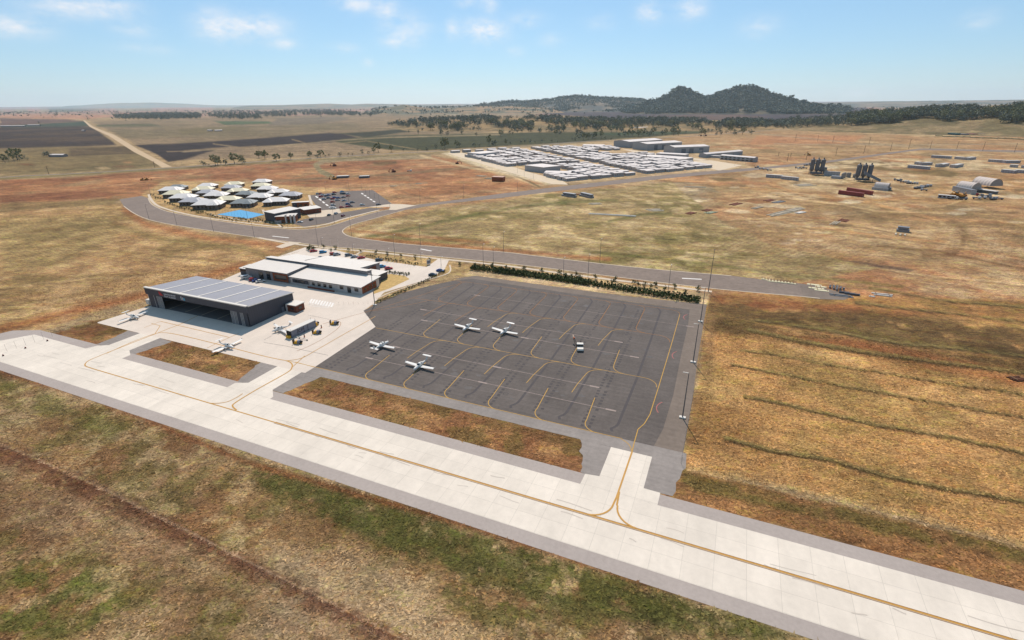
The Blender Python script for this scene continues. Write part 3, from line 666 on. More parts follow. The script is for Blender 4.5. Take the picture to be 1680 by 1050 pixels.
# lines on the concrete
line(yc, [(-38, 52.5), (-36, 51), (-33.8, 40)]+[(-33.8, 8)]+arc(-28.6, 5.2, 5.0, 180, 268)+[(-24, .1), (420, 0)], .38, .060)
line(yc, [(-46, 34.8), (-40, 34.5)]+[(-33.8, 28)], .28, .056)
ribbon(yc, px(smooth([(175,580),(215,562),(250,549),(270,546),(300,551),(352,563.6),(400,576),(440,586),(470,592)])), .36, .064)
ribbon(yc, px([(264,527.4),(376,553.6)]), .30, .064); ribbon(yc, px([(236,538),(264,527.4)]), .22, .068); ribbon(yc, px([(340,571),(376,554),(392,547)]), .22, .072)
ribbon(yc, px(smooth([(470,592),(478,596),(479,603),(470,612),(420,640),(386,661),(382,667),(388,673)])), .44, .080)
ribbon(yc, px(smooth([(346,661.8),(360,661.6),(374,659),(388,652.5),(398,646)])), .30, .076)
ribbon(yc, px(smooth([(470,592),(494,588),(520,574),(560,551),(606,525),(616,519)])), .30, .084)
ribbon(yc, px([(484,594),(516,602.5)]), .26, .064); ribbon(yc, px([(478,604),(500,584)]), .24, .092)
ribbon(yo, px(smooth([(487,576),(505,569),(530,556),(552,541),(559,532),(555,527),(540,525)])), .16, .088)
ribbon(dk, px([(433,562),(470,568),(500,575),(538,583)]), .14, .058); ribbon(dk, px([(433,558),(446,551)]), .14, .058); ribbon(dk, px([(505,517),(540,524)]), .12, .062)
# dark borders of the centreline
for off in (-.32, .32): line(yd, [(60, off), (420, off)], .14, .056)
for n_, x0, x1 in ((43.8, 58.2, 150), (55.3, 62, 142), (81.4, 58, 150), (91.8, 51, 142), (117.5, 65, 166)):
    line(ws, [(x0, n_), (x1, n_)], .22 if n_ < 100 else .16, .062)
    for xx in (x0, x1-3.2) + ((104.0,) if n_ < 90 else ()): line(ws, [(xx, n_), (xx+3.2, n_)], .75, .0625+.004)
for n_ in (127.2, 88.4, 50.8): line(rm, arc(166, n_, 5.2, 140, 215), .3, .066)
rs = random.Random(3)
for k in range(8):
    x = 54.5+15.45*k; line(dk, [(x+4, 33.2)]+arc(x, 38, 4.8, -60, 0)[2:]+[(x+4.9, 66), (x+4.3, 100), (x+3.6, 130), (x+1.5, 134)], .8, .055) if k < 7 else None
    for s_ in (0, 2.1) if k < 7 else ():
        n_ = 32.5
        while n_ < 128:
            if rs.random() < .88 and not (90 < n_ < 104 and rs.random() < .5):
                xx = x-4.6+s_-(n_-32)*.012+rs.uniform(-.12, .12)
                line(ty, [(xx, n_), (xx-.04, n_+rs.uniform(.8, 1.25))], .95, .055+.0004*k)
            n_ += 1.85
for k in range(10):
    cx, cy = rs.uniform(95, 160), rs.uniform(34, 125); line(ty, arc(cx, cy, .8, 0, 340, 10), .22, .0595)
structure(ym, 'yellow_lane_lines', M_YEL); structure(yc, 'taxiway_centreline', M_YELC); structure(yd, 'centreline_border', M_YELD); structure(yo, 'worn_lane_lines', M_YELO)
structure(ws, 'tie_down_lines', M_WHL); structure(rm, 'red_arc_marks', M_RED)
structure(dk, 'wheel_track_stains', mat('wheel_stain', (88,83,84), .9, .12, .7)); structure(ty, 'tyre_marks', M_TYRE)
st = MB()
rq = random.Random(8)
for k in range(46):                      # old spills and tyre scuffs along the taxi line and on the stands
    cx = rq.uniform(-60, 240); cy = rq.gauss(0, 2.2); r1, r2 = rq.uniform(1.5, 9), rq.uniform(.12, .30)
    line(st, [(cx+r1*t, cy+.25*math.sin(t*3+k)) for t in np.linspace(0, 1, 7)], r2, .0505+.0001*(k % 9))
structure(st, 'rubber_scuffs', mat('rubber_scuff', (212, 202, 190), .9, .05, 1))
oil = MB()
for k in range(60):
    cx, cy = rq.uniform(50, 155), rq.choice((44, 52, 80, 88, 118, 125))+rq.uniform(-6, 6); rr1 = rq.uniform(.5, 1.7)
    pts_ = [(cx+rr1*(1+.3*math.sin(3*t+k))*math.cos(t), cy+rr1*.7*(1+.25*math.cos(2*t+k))*math.sin(t)) for t in np.linspace(0, 2*math.pi, 12, endpoint=False)]
    oil.poly(lc(pts_), .0505+.00005*k)
structure(oil, 'oil_stains', mat('oil_stain', (92, 86, 84), .7, .15, .8))
pk = MB()
for k in range(16):
    x, y = 632+k*4.6, 430+k*.95
    if k % 1 == 0 and k < 14: ribbon(pk, px([(x, y-4), (x-3.4, y)]), .12, .066)
for k in range(9): ribbon(pk, px([(512+k*4.4, 490.5+k*.8), (508+k*4.4, 497.5+k*.8)]), .9, .07)
for k in range(3): ribbon(pk, px([(505, 497+k*2.2), (540, 501+k*2.2)]), .35, .075+.004*k)
for (x, y, c, d) in ((518,322,546,344),(593,317,617,333)):
    for k in range(5): t = k/5; ribbon(pk, px([(x+(c-x)*t, y+(d-y)*t), (x+(c-x)*(t+.12), y+(d-y)*(t+.12))]), 1.6, .075)
ribbon(pk, px([(447,387.5),(474,390.4)]), 1.2, .0745); ribbon(pk, px([(690,408.6),(708,412)]), 1.2, .0745); ribbon(pk, px([(1119,456.7),(1151,458.4)]), 1.2, .0745)
structure(pk, 'white_bay_lines', mat('bright_line_paint', (252, 249, 244), .7, .03, .9))

# ------------------------------------------------------------------ hills
def hill(name, sil, rc, rb, base_rgb, alt_rgb, rough=.18, na=None, nr=26, back=1.35, seed=0, power=1.6):
    """rolling ground whose crest (seen from the airfield) follows sil; returns height sampler"""
    dirs = [ray(*p) for p in sil]
    A_ = np.array([math.atan2(d[0], d[1]) for d in dirs]); Hc = np.array([H+rc*d[2]/math.hypot(d[0], d[1]) for d in dirs])
    o_ = np.argsort(A_); A_ = A_[o_]; Hc = Hc[o_]
    na = na or 160
    aa = np.linspace(A_[0], A_[-1], na); tt = np.linspace(-1, 1, nr*2+1)
    def hh(a, r):
        t = np.where(r < rc, (r-rb)/(rc-rb), 1-(r-rc)/(rc*back-rc)); t = np.clip(t, 0, 1)
        e = np.clip(np.minimum(a-A_[0], A_[-1]-a)/((A_[-1]-A_[0])*.06), 0, 1)
        z = np.interp(a, A_, Hc)
        ridg = 1+.06*(fbm(a*120, a*0, 4, seed+20)-.5)*(z > 60)+rough*(fbm(a*rc/(.09*rc), np.log(r)*12, 4, seed)-.5)*2*(1-np.abs(2*t-1)**3)*(t < .97)
        return -3+(z+3)*(t**power*(1+(power-1)*(1-t)))*ridg*e**.5
    r_ = np.where(tt < 0, rb+(rc-rb)*(tt+1), rc+(rc*back-rc)*tt)
    AA, RR_ = np.meshgrid(aa, r_); Z = hh(AA, RR_)
    X_ = RR_*np.sin(AA); Y_ = RR_*np.cos(AA)
    V = np.stack([X_, Y_, Z], -1).reshape(-1, 3); n_r, n_a = AA.shape
    ii = np.arange(n_r-1)[:, None]*n_a; jj = np.arange(n_a-1)[None, :]
    q = np.stack([ii+jj, ii+jj+1, ii+n_a+jj+1, ii+n_a+jj], -1).reshape(-1, 4)
    me_ = bpy.data.meshes.new(name); me_.from_pydata(V.tolist(), [], q.tolist())
    f = np.clip((fbm(AA*40, np.log(RR_)*26, 4, seed+5)-.42)/.16, 0, 1)[..., None]
    c = (cc(base_rgb)*(1-f)+cc(alt_rgb)*f)*(.85+.3*fbm(AA*150, np.log(RR_)*90, 3, seed+9))[..., None]/GAIN
    set_cols(me_, c.reshape(-1, 3)); me_.materials.append(GM)
    me_.polygons.foreach_set('use_smooth', [True]*len(q)); me_.update()
    o = bpy.data.objects.new(name, me_); link(o); tag(o, kind='structure'); return hh, A_
hF, aF = hill('far_hills', [(90,174.2),(130,173),(165,170.5),(200,168.8),(255,168.2),(300,170),(345,172.4),(400,173.8)], 34000, 26000, (120,130,120), (150,140,120), seed=1)
hill('far_hills', [(380,173),(440,173),(500,171),(540,170),(575,171.5),(600,170),(640,170.5),(690,172),(740,171),(800,172),(860,171)], 16000, 12000, (150,130,110), (110,112,100), seed=2)
hE, aE = hill('low_hills', [(600,179),(636,176.5),(652,174),(662,171.5),(674,174),(705,177),(750,176),(800,173.5),(850,174),(890,176),(930,180)], 6000, 4600, (160,128,96), (110,104,84), seed=3)
hA, aA = hill('blue_ridge', [(770,176),(800,172.5),(830,168.5),(870,168),(900,165.2),(925,161.3),(945,159.4),(965,160),(990,162.5),(1030,164),(1060,166.5),(1100,170)], 7000, 5200, (88,88,84), (128,112,96), seed=4)
MTN = [(985,188),(1020,182),(1045,175),(1062,170),(1078,165),(1090,160),(1102,153),(1112,146.5),(1118,144.5),(1124,146),(1132,151),(1146,158.5),(1156,161.5),(1168,158),(1182,152.5),(1200,148.5),(1214,144.5),(1222,143),(1232,144.5),(1246,148),(1262,153.5),(1280,158.5),(1300,165),(1318,170.5),(1340,174),(1370,178),(1410,184)]
hM, aM = hill('mountain', [(x, y+(3.5 if y < 176 else 1.5)) for x, y in MTN], 5300, 4250, (70,72,60), (112,98,80), rough=.42, na=260, nr=40, seed=6, power=1.4)
hill('far_plateau', [(1250,171),(1330,168.5),(1400,167.5),(1470,166),(1560,165),(1640,164),(1720,163),(1850,162),(2100,160)], 13000, 8600, (150,134,120), (104,106,98), seed=7)
RSL = [(1290,196),(1340,193),(1400,188),(1450,183.5),(1490,180),(1530,178),(1560,180),(1600,177),(1640,172),(1680,169),(1730,166),(1800,166),(1900,170),(2050,180)]
hR, aR = hill('wooded_rise', RSL, 2500, 1750, (150,126,92), (120,104,72), rough=.1, seed=8)
MSL = [(630,203),(680,198),(740,195),(800,191.5),(860,190),(920,191),(980,193),(1040,194.5),(1100,196),(1200,197),(1260,199),(1300,203)]
hC, aC = hill('wooded_rise', [(x, y+2.5) for x, y in MSL], 2350, 1650, (160,130,92), (132,112,80), rough=.12, seed=9)

# ------------------------------------------------------------------ trees
def leaf_mat(name, a, b_):
    m = bpy.data.materials.new(name); m.use_nodes = True; nt = m.node_tree; b = nt.nodes['Principled BSDF']
    b.inputs['Roughness'].default_value = .8; b.inputs['Specular IOR Level'].default_value = .15
    g = nt.nodes.new('ShaderNodeNewGeometry'); n = nt.nodes.new('ShaderNodeTexNoise'); n.inputs['Scale'].default_value = .35; n.inputs['Detail'].default_value = 4
    nt.links.new(g.outputs['Position'], n.inputs['Vector']); r = nt.nodes.new('ShaderNodeMapRange'); nt.links.new(n.outputs[0], r.inputs[0])
    r.inputs[1].default_value = .35; r.inputs[2].default_value = .65
    x = nt.nodes.new('ShaderNodeMixRGB'); nt.links.new(r.outputs[0], x.inputs[0]); x.inputs[1].default_value = (*alb(a), 1); x.inputs[2].default_value = (*alb(b_), 1)
    nt.links.new(x.outputs[0], b.inputs['Base Color']); MATS[name] = m; return m
M_GUM = leaf_mat('gum_foliage', (126,130,94), (178,174,130)); M_DGUM = leaf_mat('dark_foliage', (106,112,76), (156,156,110)); M_BARK = mat('bark', (150,136,118), .9, .15, 1)
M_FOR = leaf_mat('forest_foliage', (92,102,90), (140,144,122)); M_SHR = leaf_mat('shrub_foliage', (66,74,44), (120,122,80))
M_HEDGE = leaf_mat('hedge_foliage', (62,74,38), (96,104,58))
def leaves(mb, c, rad, n, size, r_, mi=0, flat=.75):
    for _ in range(n):
        while True:
            p = Vector((r_.uniform(-1, 1), r_.uniform(-1, 1), r_.uniform(-1, 1)))
            if .25 < p.length < 1: break
        p = Vector((p.x*rad[0], p.y*rad[1], p.z*rad[2]))+Vector(c)
        u = Vector((r_.gauss(0, 1), r_.gauss(0, 1), r_.gauss(0, .6))).normalized(); w = u.cross(Vector((r_.gauss(0, 1), r_.gauss(0, 1), r_.gauss(0, 1)))).normalized()
        s = size*r_.uniform(.6, 1.35)
        mb.quad([p-u*s-w*s*.45, p+u*s*.9-w*s*.6, p+u*s+w*s*.5, p-u*s*.7+w*s*.65], mi)
def tree_variant(seed, Ht, spread, nclump, nleaf, leaf):
    r_ = random.Random(seed); crown = MB(); trunk = MB()
    top = Vector((r_.uniform(-.6, .6), r_.uniform(-.6, .6), Ht*.62)); fork = Vector((top.x*.3, top.y*.3, Ht*.3))
    trunk.tube((0, 0, -.3), fork, .32, 6, 0, .24); trunk.tube(fork, top, .24, 5, 0, .1)
    for k in range(nclump):
        a = 2*math.pi*(k*.381966)+r_.uniform(-.4, .4); q = (k+.5)/nclump
        rad = spread*(.35+.65*math.sin(math.pi*min(1, .15+q*.85)))*r_.uniform(.55, 1.0)
        c = Vector((math.cos(a)*rad, math.sin(a)*rad, Ht*(.36+.52*q)+r_.uniform(-.5, .5)))
        trunk.tube(fork.lerp(top, max(0, q-.25)), c, .10, 4, 0, .04)
        s = spread*r_.uniform(.28, .46)
        leaves(crown, c, (s, s, s*.72), nleaf, leaf, r_)
    return crown, trunk
variants = []
for i_, (ht, sp, nc, nl, lf) in enumerate(((11, 3.6, 11, 16, .62), (9, 3.4, 9, 17, .6), (13, 3.9, 13, 15, .66), (8, 3.9, 10, 16, .6), (12, 3.0, 11, 15, .56), (10, 4.4, 12, 16, .66))):
    cr_, tr_ = tree_variant(100+i_, ht, sp, nc, nl, lf)
    variants.append((ht, [cr_.mesh('crown', m_) for m_ in (M_GUM, M_DGUM)], tr_.mesh('trunk', M_BARK)))
TREES = []
def add_tree(x, y, z, ht, label, group, dark=0, name='gum_tree'): TREES.append((x, y, z, ht, label, group, dark, name))
def tree_from(p, hpx, *a, **k):
    g = at(*p); add_tree(g[0], g[1], 0, max(3, tall(p, (p[0], p[1]-hpx))), *a, **k)
ROW = [(20,480,50),(60,485,60),(135,498,50),(230,490,50),(355,480,50),(403,478,30),(425,470,45),(455,475,25),(482,470,25),(553,468,35),(605,460,20),(635,460,20),(700,455,35),(740,452,22),(775,448,45),(803,440,65),(888,440,50),(970,435,30),(1060,432,20),(1120,430,25),(1183,420,40),(1240,420,75),(1335,408,40),(1318,410,48),(1430,405,35),(1465,405,25),(1530,400,75),(1555,398,40),(1570,395,40),(1640,395,45),(1670,392,30)]
for x, y, h in ROW: tree_from((420+x/4, 140+y/4), h/4, 'slender green gum tree in the roadside row behind the orange earthworks', 'gum trees along the highway', dark=int(h > 40))
for x, y, h in [(1335,530,45),(1350,528,28),(1372,528,14),(1415,528,75),(1430,524,50),(1480,522,45),(1450,520,30),(1540,515,75),(1590,515,55),(1605,518,35)]: tree_from((x/4, 140+y/4), h/4, 'pale green gum tree by the highway above the white cabins', 'gum trees above the cabins', dark=int(h < 40))
for x, y, h in [(35,510,60),(20,500,40),(60,498,40),(95,500,60),(115,490,80),(130,498,45),(165,492,40),(185,494,25),(310,470,45),(300,462,30),(285,468,20),(325,470,30)]: tree_from((x/4, 140+y/4), h/4, 'bushy tree by the farmhouse at the far left', 'trees round the left farmhouse', dark=1)
for x, y, h in [(365,205,25),(375,200,30),(580,228,22),(288,214,12),(655,195,28),(665,185,20),(828,236,14),(255,252,18),(1010,178,20),(730,176,20),(815,186,14),(40,190,18),(60,192,20),(90,190,16),(540,180,14),(345,212,10)]: tree_from((x/4+(0 if x < 600 else 420)*(x not in (828,)), 140+y/4), h/4, 'lone small tree standing in the open fields', 'lone field trees')
for x, y, h in [(800,292,28),(830,290,25),(765,262,20),(755,262,14),(915,252,26),(1078,250,26),(1062,248,18),(100,288,26),(215,286,22),(130,284,22),(10,260,30),(120,280,20),(660,266,12),(1150,242,20)]: tree_from((1260+x/4, 140+y/4), h/4, 'isolated dark tree on the plain below the wooded rise', 'isolated trees below the wooded rise', dark=1)
for x, y, h in [(60,460,25),(85,455,20),(118,462,30),(195,452,20),(260,450,14),(300,455,14),(470,438,50),(500,436,44),(440,432,40),(525,432,40),(545,430,46),(585,430,60),(610,436,25),(700,418,30),(740,414,40),(765,418,50),(790,416,44),(830,414,34),(860,412,50),(885,408,30),(910,404,34),(930,400,46),(985,404,30),(1050,400,44),(1075,396,60),(1100,392,30),(1140,396,22),(1285,388,30),(1310,386,26),(1340,384,34),(1360,382,26),(650,440,18),(150,456,16),(395,440,20),(415,444,24),(715,300,20),(450,376,34),(475,372,26)]: tree_from((840+x/4, 120+y/4), h/4, 'dark gum tree along the highway behind the white cabin camp', 'gum trees behind the cabin camp', dark=1)
def wood(poly, n, hf, h0, h1, label, group, dark, thr=.45, seed=0, sc=7):
    xs = [p[0] for p in poly]; ys = [p[1] for p in poly]
    g = np.random.default_rng(seed); N = n*40
    d0 = [math.atan2(*at(x, 500)) for x in (min(xs), max(xs))]
    a = [math.atan2(*at(x, y)) for x, y in poly]; a = g.uniform(min(a), max(a), N)
    r = np.exp(g.uniform(math.log(1450), math.log(9500), N)) if not hf else g.uniform(1500, 2620, N)
    x = r*np.sin(a); y = r*np.cos(a); z = np.maximum(hf(a, r), 0) if hf else r*0
    u, v = project(x, y, z)
    ok = (sdist(poly, u, v) > 0) & (fbm(a*sc*4, np.log(r)*sc*2, 3, seed+3) > thr)
    for i in np.nonzero(ok)[0][:n]: add_tree(float(x[i]), float(y[i]), float(z[i])-.2, g.uniform(h0, h1), label, group, dark)
wood([(185,191),(260,186),(330,188),(330,195),(260,197),(190,196)], 650, None, 18, 30, 'gum in the long dark tree belt on the left plain', 'left tree belt', 1, .0, 1)
wood([(332,184),(425,182),(430,196),(340,196)], 300, None, 18, 30, 'gum in the broken tree belt left of centre', 'centre-left tree belt', 0, .42, 2)
wood([(420,184),(520,180),(625,184),(620,191),(520,190),(430,193)], 600, None, 18, 30, 'gum in the broken tree belt left of centre', 'centre-left tree belt', 0, .44, 3)
wood([(635,206),(700,198),(800,193),(820,203),(740,216),(690,212)], 330, hC, 14, 24, 'gum on the left end of the wooded rise behind the fields', 'trees on the wooded rise', 1, .28, 4)
wood([(800,196),(900,193),(960,200),(930,216),(850,216),(810,212)], 260, hC, 13, 23, 'gum on the middle of the wooded rise behind the fields', 'trees on the wooded rise', 0, .46, 5)
wood([(930,196),(1100,198),(1250,200),(1240,212),(1150,208),(1020,210),(960,213),(900,206)], 800, hC, 13, 23, 'gum in the long wood behind the cabin camp', 'trees on the wooded rise', 0, .38, 6)
wood([(1180,202),(1280,198),(1400,193),(1420,206),(1300,210),(1220,210)], 420, hR, 14, 24, 'gum in the wood at the foot of the right-hand rise', 'trees on the right rise', 0, .34, 7)
wood([(1380,196),(1480,186),(1600,184),(1760,184),(1760,204),(1620,202),(1500,200),(1400,206)], 900, hR, 15, 26, 'gum on the right-hand wooded rise', 'trees on the right rise', 1, .46, 8)
wood([(1400,189),(1530,181),(1760,176),(1760,190),(1400,196)], 700, hR, 15, 26, 'gum on the crest of the right-hand rise', 'trees on the right rise', 1, .42, 9)
wood([(960,206),(1270,200),(1240,222),(1000,227)], 110, None, 12, 22, 'gum standing loosely between the camp and the long wood', 'loose trees behind the camp', 0, .5, 15)
wood([(640,212),(960,214),(950,226),(700,224)], 40, None, 10, 18, 'gum standing loosely in the dark green fields', 'loose trees in the green fields', 0, .55, 16)
TREES.sort(key=lambda t: math.hypot(t[0], t[1])/max(t[3], 1))
r_ = random.Random(5)
for k, (x, y, z, ht, lb, gp, dk_, nm) in enumerate(TREES[:290]):
    v = r_.choice(variants); e = empty(nm, (x, y, z), r_.uniform(0, 6.28), lb, 'tree', gp)
    s = ht/v[0]/.93; w_ = s*r_.uniform(.85, 1.2) if ht < 14 else s*r_.uniform(.8, 1.0); e.scale = (w_, w_*r_.uniform(.9, 1.1), s)
    link(bpy.data.objects.new('crown', v[1][dk_]), e); link(bpy.data.objects.new('trunk', v[2]), e)
def scatter(name, items, nleaf, leafk, m, label, cat, seed):
    """far-off wood that reads as one mass: clumps of leaf-sized faces on thin trunks"""
    g = np.random.default_rng(seed); n = len(items); it = np.array(items)      # x y z h w
    d = g.normal(size=(n, nleaf, 3)); d /= np.linalg.norm(d, axis=2, keepdims=True); d *= g.uniform(.35, 1, (n, nleaf, 1))
    hh_ = it[:, 3][:, None]; ww = it[:, 4][:, None]
    lob = g.normal(size=(n, nleaf, 2))*.18
    cx = it[:, 0][:, None]+d[..., 0]*ww*.5+lob[..., 0]*ww; cy = it[:, 1][:, None]+d[..., 1]*ww*.5+lob[..., 1]*ww; cz = it[:, 2][:, None]+hh_*(.56+.42*d[..., 2])
    c = np.stack([cx, cy, cz], -1)
    u = g.normal(size=(n, nleaf, 3)); u[..., 2] *= .6; u /= np.linalg.norm(u, axis=2, keepdims=True); v = np.cross(u, g.normal(size=(n, nleaf, 3))); v /= np.linalg.norm(v, axis=2, keepdims=True)
    s = (leafk*ww*g.uniform(.6, 1.3, (n, nleaf)))[..., None]
    Q = np.stack([c-u*s-v*s*.5, c+u*s*.9-v*s*.6, c+u*s+v*s*.5, c-u*s*.7+v*s*.65], 2).reshape(-1, 3)
    tw = (.03*it[:, 4])[:, None]; T = np.stack([np.stack([it[:, 0]+sx*tw[:, 0], it[:, 1]+sy*tw[:, 0], it[:, 2]+q*it[:, 3]], -1) for q in (-.05, .6) for sx, sy in ((-1, 0), (1, 0), (0, 1))], 1)
    nq_ = len(Q)//4; faces = np.arange(nq_*4).reshape(-1, 4).tolist(); b0 = nq_*4
    for i in range(n):
        b = b0+i*6; faces += [(b, b+1, b+4, b+3), (b+1, b+2, b+5, b+4), (b+2, b, b+3, b+5)]
    me_ = bpy.data.meshes.new(name); me_.from_pydata(np.vstack([Q, T.reshape(-1, 3)]).tolist(), [], faces); me_.materials.append(m); me_.update()
    o = bpy.data.objects.new(name, me_); link(o); return tag(o, label, cat, kind='stuff')
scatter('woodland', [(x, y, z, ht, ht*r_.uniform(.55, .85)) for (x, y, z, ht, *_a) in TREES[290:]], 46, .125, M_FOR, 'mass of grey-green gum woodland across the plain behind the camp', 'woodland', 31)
def hill_trees(hf, aa_, r0_, r1_, n, h0, h1, seed, thr=.0, bias=1.0, sc=30):
    g = np.random.default_rng(seed); a = g.uniform(aa_[0]+.01, aa_[-1]-.01, n*2); r = r0_+(r1_-r0_)*g.uniform(0, 1, n*2)**bias
    z = hf(a, r); keep = (z > 1.5) & (fbm(a*sc, np.log(r)*sc*.7, 3, seed) > thr); a, r, z = a[keep][:n], r[keep][:n], z[keep][:n]
    h = g.uniform(h0, h1, len(a)); return list(zip(r*np.sin(a), r*np.cos(a), z-.5, h, h*g.uniform(.7, 1.05, len(a))))
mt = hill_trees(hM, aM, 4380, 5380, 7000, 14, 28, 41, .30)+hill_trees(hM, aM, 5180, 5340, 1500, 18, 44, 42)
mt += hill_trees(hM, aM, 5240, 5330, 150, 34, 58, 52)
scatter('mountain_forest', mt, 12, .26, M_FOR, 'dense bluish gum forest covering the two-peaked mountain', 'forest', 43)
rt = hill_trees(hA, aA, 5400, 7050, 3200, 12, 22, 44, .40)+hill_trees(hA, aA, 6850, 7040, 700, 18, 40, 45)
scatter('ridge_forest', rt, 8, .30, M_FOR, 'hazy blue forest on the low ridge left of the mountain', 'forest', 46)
lt = hill_trees(hE, aE, 4700, 6020, 260, 12, 20, 47, .50)+hill_trees(hE, aE, 5850, 6010, 160, 14, 24, 48, .45)
pl = []
g_ = np.random.default_rng(50)
for _ in range(1900):
    x, y = g_.uniform(-100, 1750), g_.uniform(176.5, 188) - .0064*0
    y = 177.3-.0064*(x-840)+abs(g_.normal(0, 4.5))
    q = at(x, y); a, r = math.atan2(*q), math.hypot(*q)
    if r > 15000 or fbm(np.array([a*34]), np.array([math.log(r)*20]), 3, 51)[0] < .52 or (1000 < x < 1400): continue
    h = g_.uniform(9, 18); pl.append((q[0], q[1], 0, h, h*1.1))
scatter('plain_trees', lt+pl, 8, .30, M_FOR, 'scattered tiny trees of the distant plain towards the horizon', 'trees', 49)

# ------------------------------------------------------------------ air
hz = MB(); hz.box(-24000, 24000, -300, 24000, -40, 470)
m = bpy.data.materials.new('haze_air'); m.use_nodes = True; nt = m.node_tree; nt.nodes.remove(nt.nodes['Principled BSDF'])
pv = nt.nodes.new('ShaderNodeVolumePrincipled'); pv.inputs['Color'].default_value = (.76, .90, 1.0, 1); pv.inputs['Density'].default_value = 2.7e-5; pv.inputs['Anisotropy'].default_value = .5
nt.links.new(pv.outputs[0], nt.nodes['Material Output'].inputs['Volume'])
hz_o = hz.build('haze', m); tag(hz_o, kind='stuff')

# ------------------------------------------------------------------ dry grass tufts near the pavement
def tufts(n, rmin, rmax, seed):
    g = np.random.default_rng(seed); a = g.uniform(-1.0, 1.0, n); r = rmin+(rmax-rmin)*g.uniform(0, 1, n)**.8
    x, y = r*np.sin(a), r*np.cos(a); lx = (x-O.x)*DX.x+(y-O.y)*DX.y; ly = (x-O.x)*DY.x+(y-O.y)*DY.y
    u, v = project(x, y)
    ok = (u > -120) & (u < 1800) & (v < 1130)
    isl_ = ((lx > 54) & (lx < 143) & (ly > 13.3) & (ly < 26)) | ((lx > -20) & (lx < 25) & (ly > 13.4) & (ly < 26))
    ok &= (ly < -13.3) | isl_ | ((lx > 172.5) & (ly > 13.6) & (ly < 130)) | ((lx < -72) & (ly > 30))
    x, y, lx, ly = x[ok], y[ok], lx[ok], ly[ok]; m_ = len(x)
    ia = np.clip(np.searchsorted(np.radians(az), np.arctan2(x, y)), 0, len(az)-1); ir = np.clip(np.searchsorted(rr, np.hypot(x, y)), 0, len(rr)-1)
    base = C[ir, ia]*g.uniform(.85, 1.75, m_)[:, None]
    dry = (g.uniform(0, 1, m_) < .3)[:, None]; base = np.where(dry, base*np.array([1.12, 1.05, .9]), base)
    h = g.uniform(.04, .15, m_); w = g.uniform(.14, .40, m_); V = []; 
    for k in range(3):
        t = g.uniform(0, 6.28, m_); dx, dy = np.cos(t)*w, np.sin(t)*w; tx, ty = g.normal(0, .34, (2, m_))
        V.append(np.stack([np.stack([x-dx, y-dy, h*0], -1), np.stack([x+dx, y+dy, h*0], -1), np.stack([x+tx, y+ty, h], -1)], 1))
    V = np.stack(V, 1).reshape(-1, 3); nt3 = len(V)//3
    me_ = bpy.data.meshes.new('grass_tufts'); me_.vertices.add(len(V)); me_.vertices.foreach_set('co', V.astype(np.float32).ravel())
    me_.loops.add(len(V)); me_.loops.foreach_set('vertex_index', np.arange(len(V), dtype=np.int32)); me_.polygons.add(nt3); me_.polygons.foreach_set('loop_start', (np.arange(nt3)*3).astype(np.int32)); me_.update(calc_edges=True)
    set_cols(me_, np.repeat(base, 9, 0))
    mt_ = bpy.data.materials.new('tuft_grass'); mt_.use_nodes = True; b = mt_.node_tree.nodes['Principled BSDF']; vc = mt_.node_tree.nodes.new('ShaderNodeVertexColor'); vc.layer_name = 'Col'
    mt_.node_tree.links.new(vc.outputs[0], b.inputs['Base Color']); b.inputs['Roughness'].default_value = .9; b.inputs['Specular IOR Level'].default_value = .1
    me_.materials.append(mt_); o = bpy.data.objects.new('grass_tufts', me_); link(o); tag(o, 'short dry grass tufts covering the fields beside the taxiway', 'grass', kind='stuff')
tufts(200000, 50, 340, 77)

# ------------------------------------------------------------------ building materials
def ribbed(name, rgb, pitch=1.0, axis=0, depth=.08, rough=.55, var=.05):
    m = bpy.data.materials.new(name); m.use_nodes = True; nt = m.node_tree; b = nt.nodes['Principled BSDF']; MATS[name] = m
    b.inputs['Roughness'].default_value = rough; b.inputs['Specular IOR Level'].default_value = .3
    t = nt.nodes.new('ShaderNodeTexCoord'); sp = nt.nodes.new('ShaderNodeSeparateXYZ'); nt.links.new(t.outputs['Object'], sp.inputs[0])
    w = nt.nodes.new('ShaderNodeMath'); w.operation = 'MULTIPLY'; nt.links.new(sp.outputs[axis], w.inputs[0]); w.inputs[1].default_value = 2*math.pi/pitch
    s = nt.nodes.new('ShaderNodeMath'); s.operation = 'SINE'; nt.links.new(w.outputs[0], s.inputs[0])
    n = nt.nodes.new('ShaderNodeTexNoise'); n.inputs['Scale'].default_value = .35; n.inputs['Detail'].default_value = 7; nt.links.new(t.outputs['Object'], n.inputs['Vector'])
    a = nt.nodes.new('ShaderNodeMath'); a.operation = 'MULTIPLY_ADD'; nt.links.new(s.outputs[0], a.inputs[0]); a.inputs[1].default_value = depth; a.inputs[2].default_value = 1
    r = nt.nodes.new('ShaderNodeMapRange'); nt.links.new(n.outputs[0], r.inputs[0])
    for k, v in zip((1, 2, 3, 4), (.3, .7, 1-var, 1+var)): r.inputs[k].default_value = v
    q = nt.nodes.new('ShaderNodeMath'); q.operation = 'MULTIPLY'; nt.links.new(a.outputs[0], q.inputs[0]); nt.links.new(r.outputs[0], q.inputs[1])
    v = nt.nodes.new('ShaderNodeVectorMath'); v.operation = 'SCALE'; v.inputs[0].default_value = alb(rgb); nt.links.new(q.outputs[0], v.inputs['Scale']); nt.links.new(v.outputs[0], b.inputs['Base Color'])
    return m
M_DARK = ribbed('charcoal_cladding', (74, 76, 86), 1.2, 0, .06); M_DARKY = ribbed('charcoal_cladding_side', (74, 76, 86), 1.2, 1, .06)
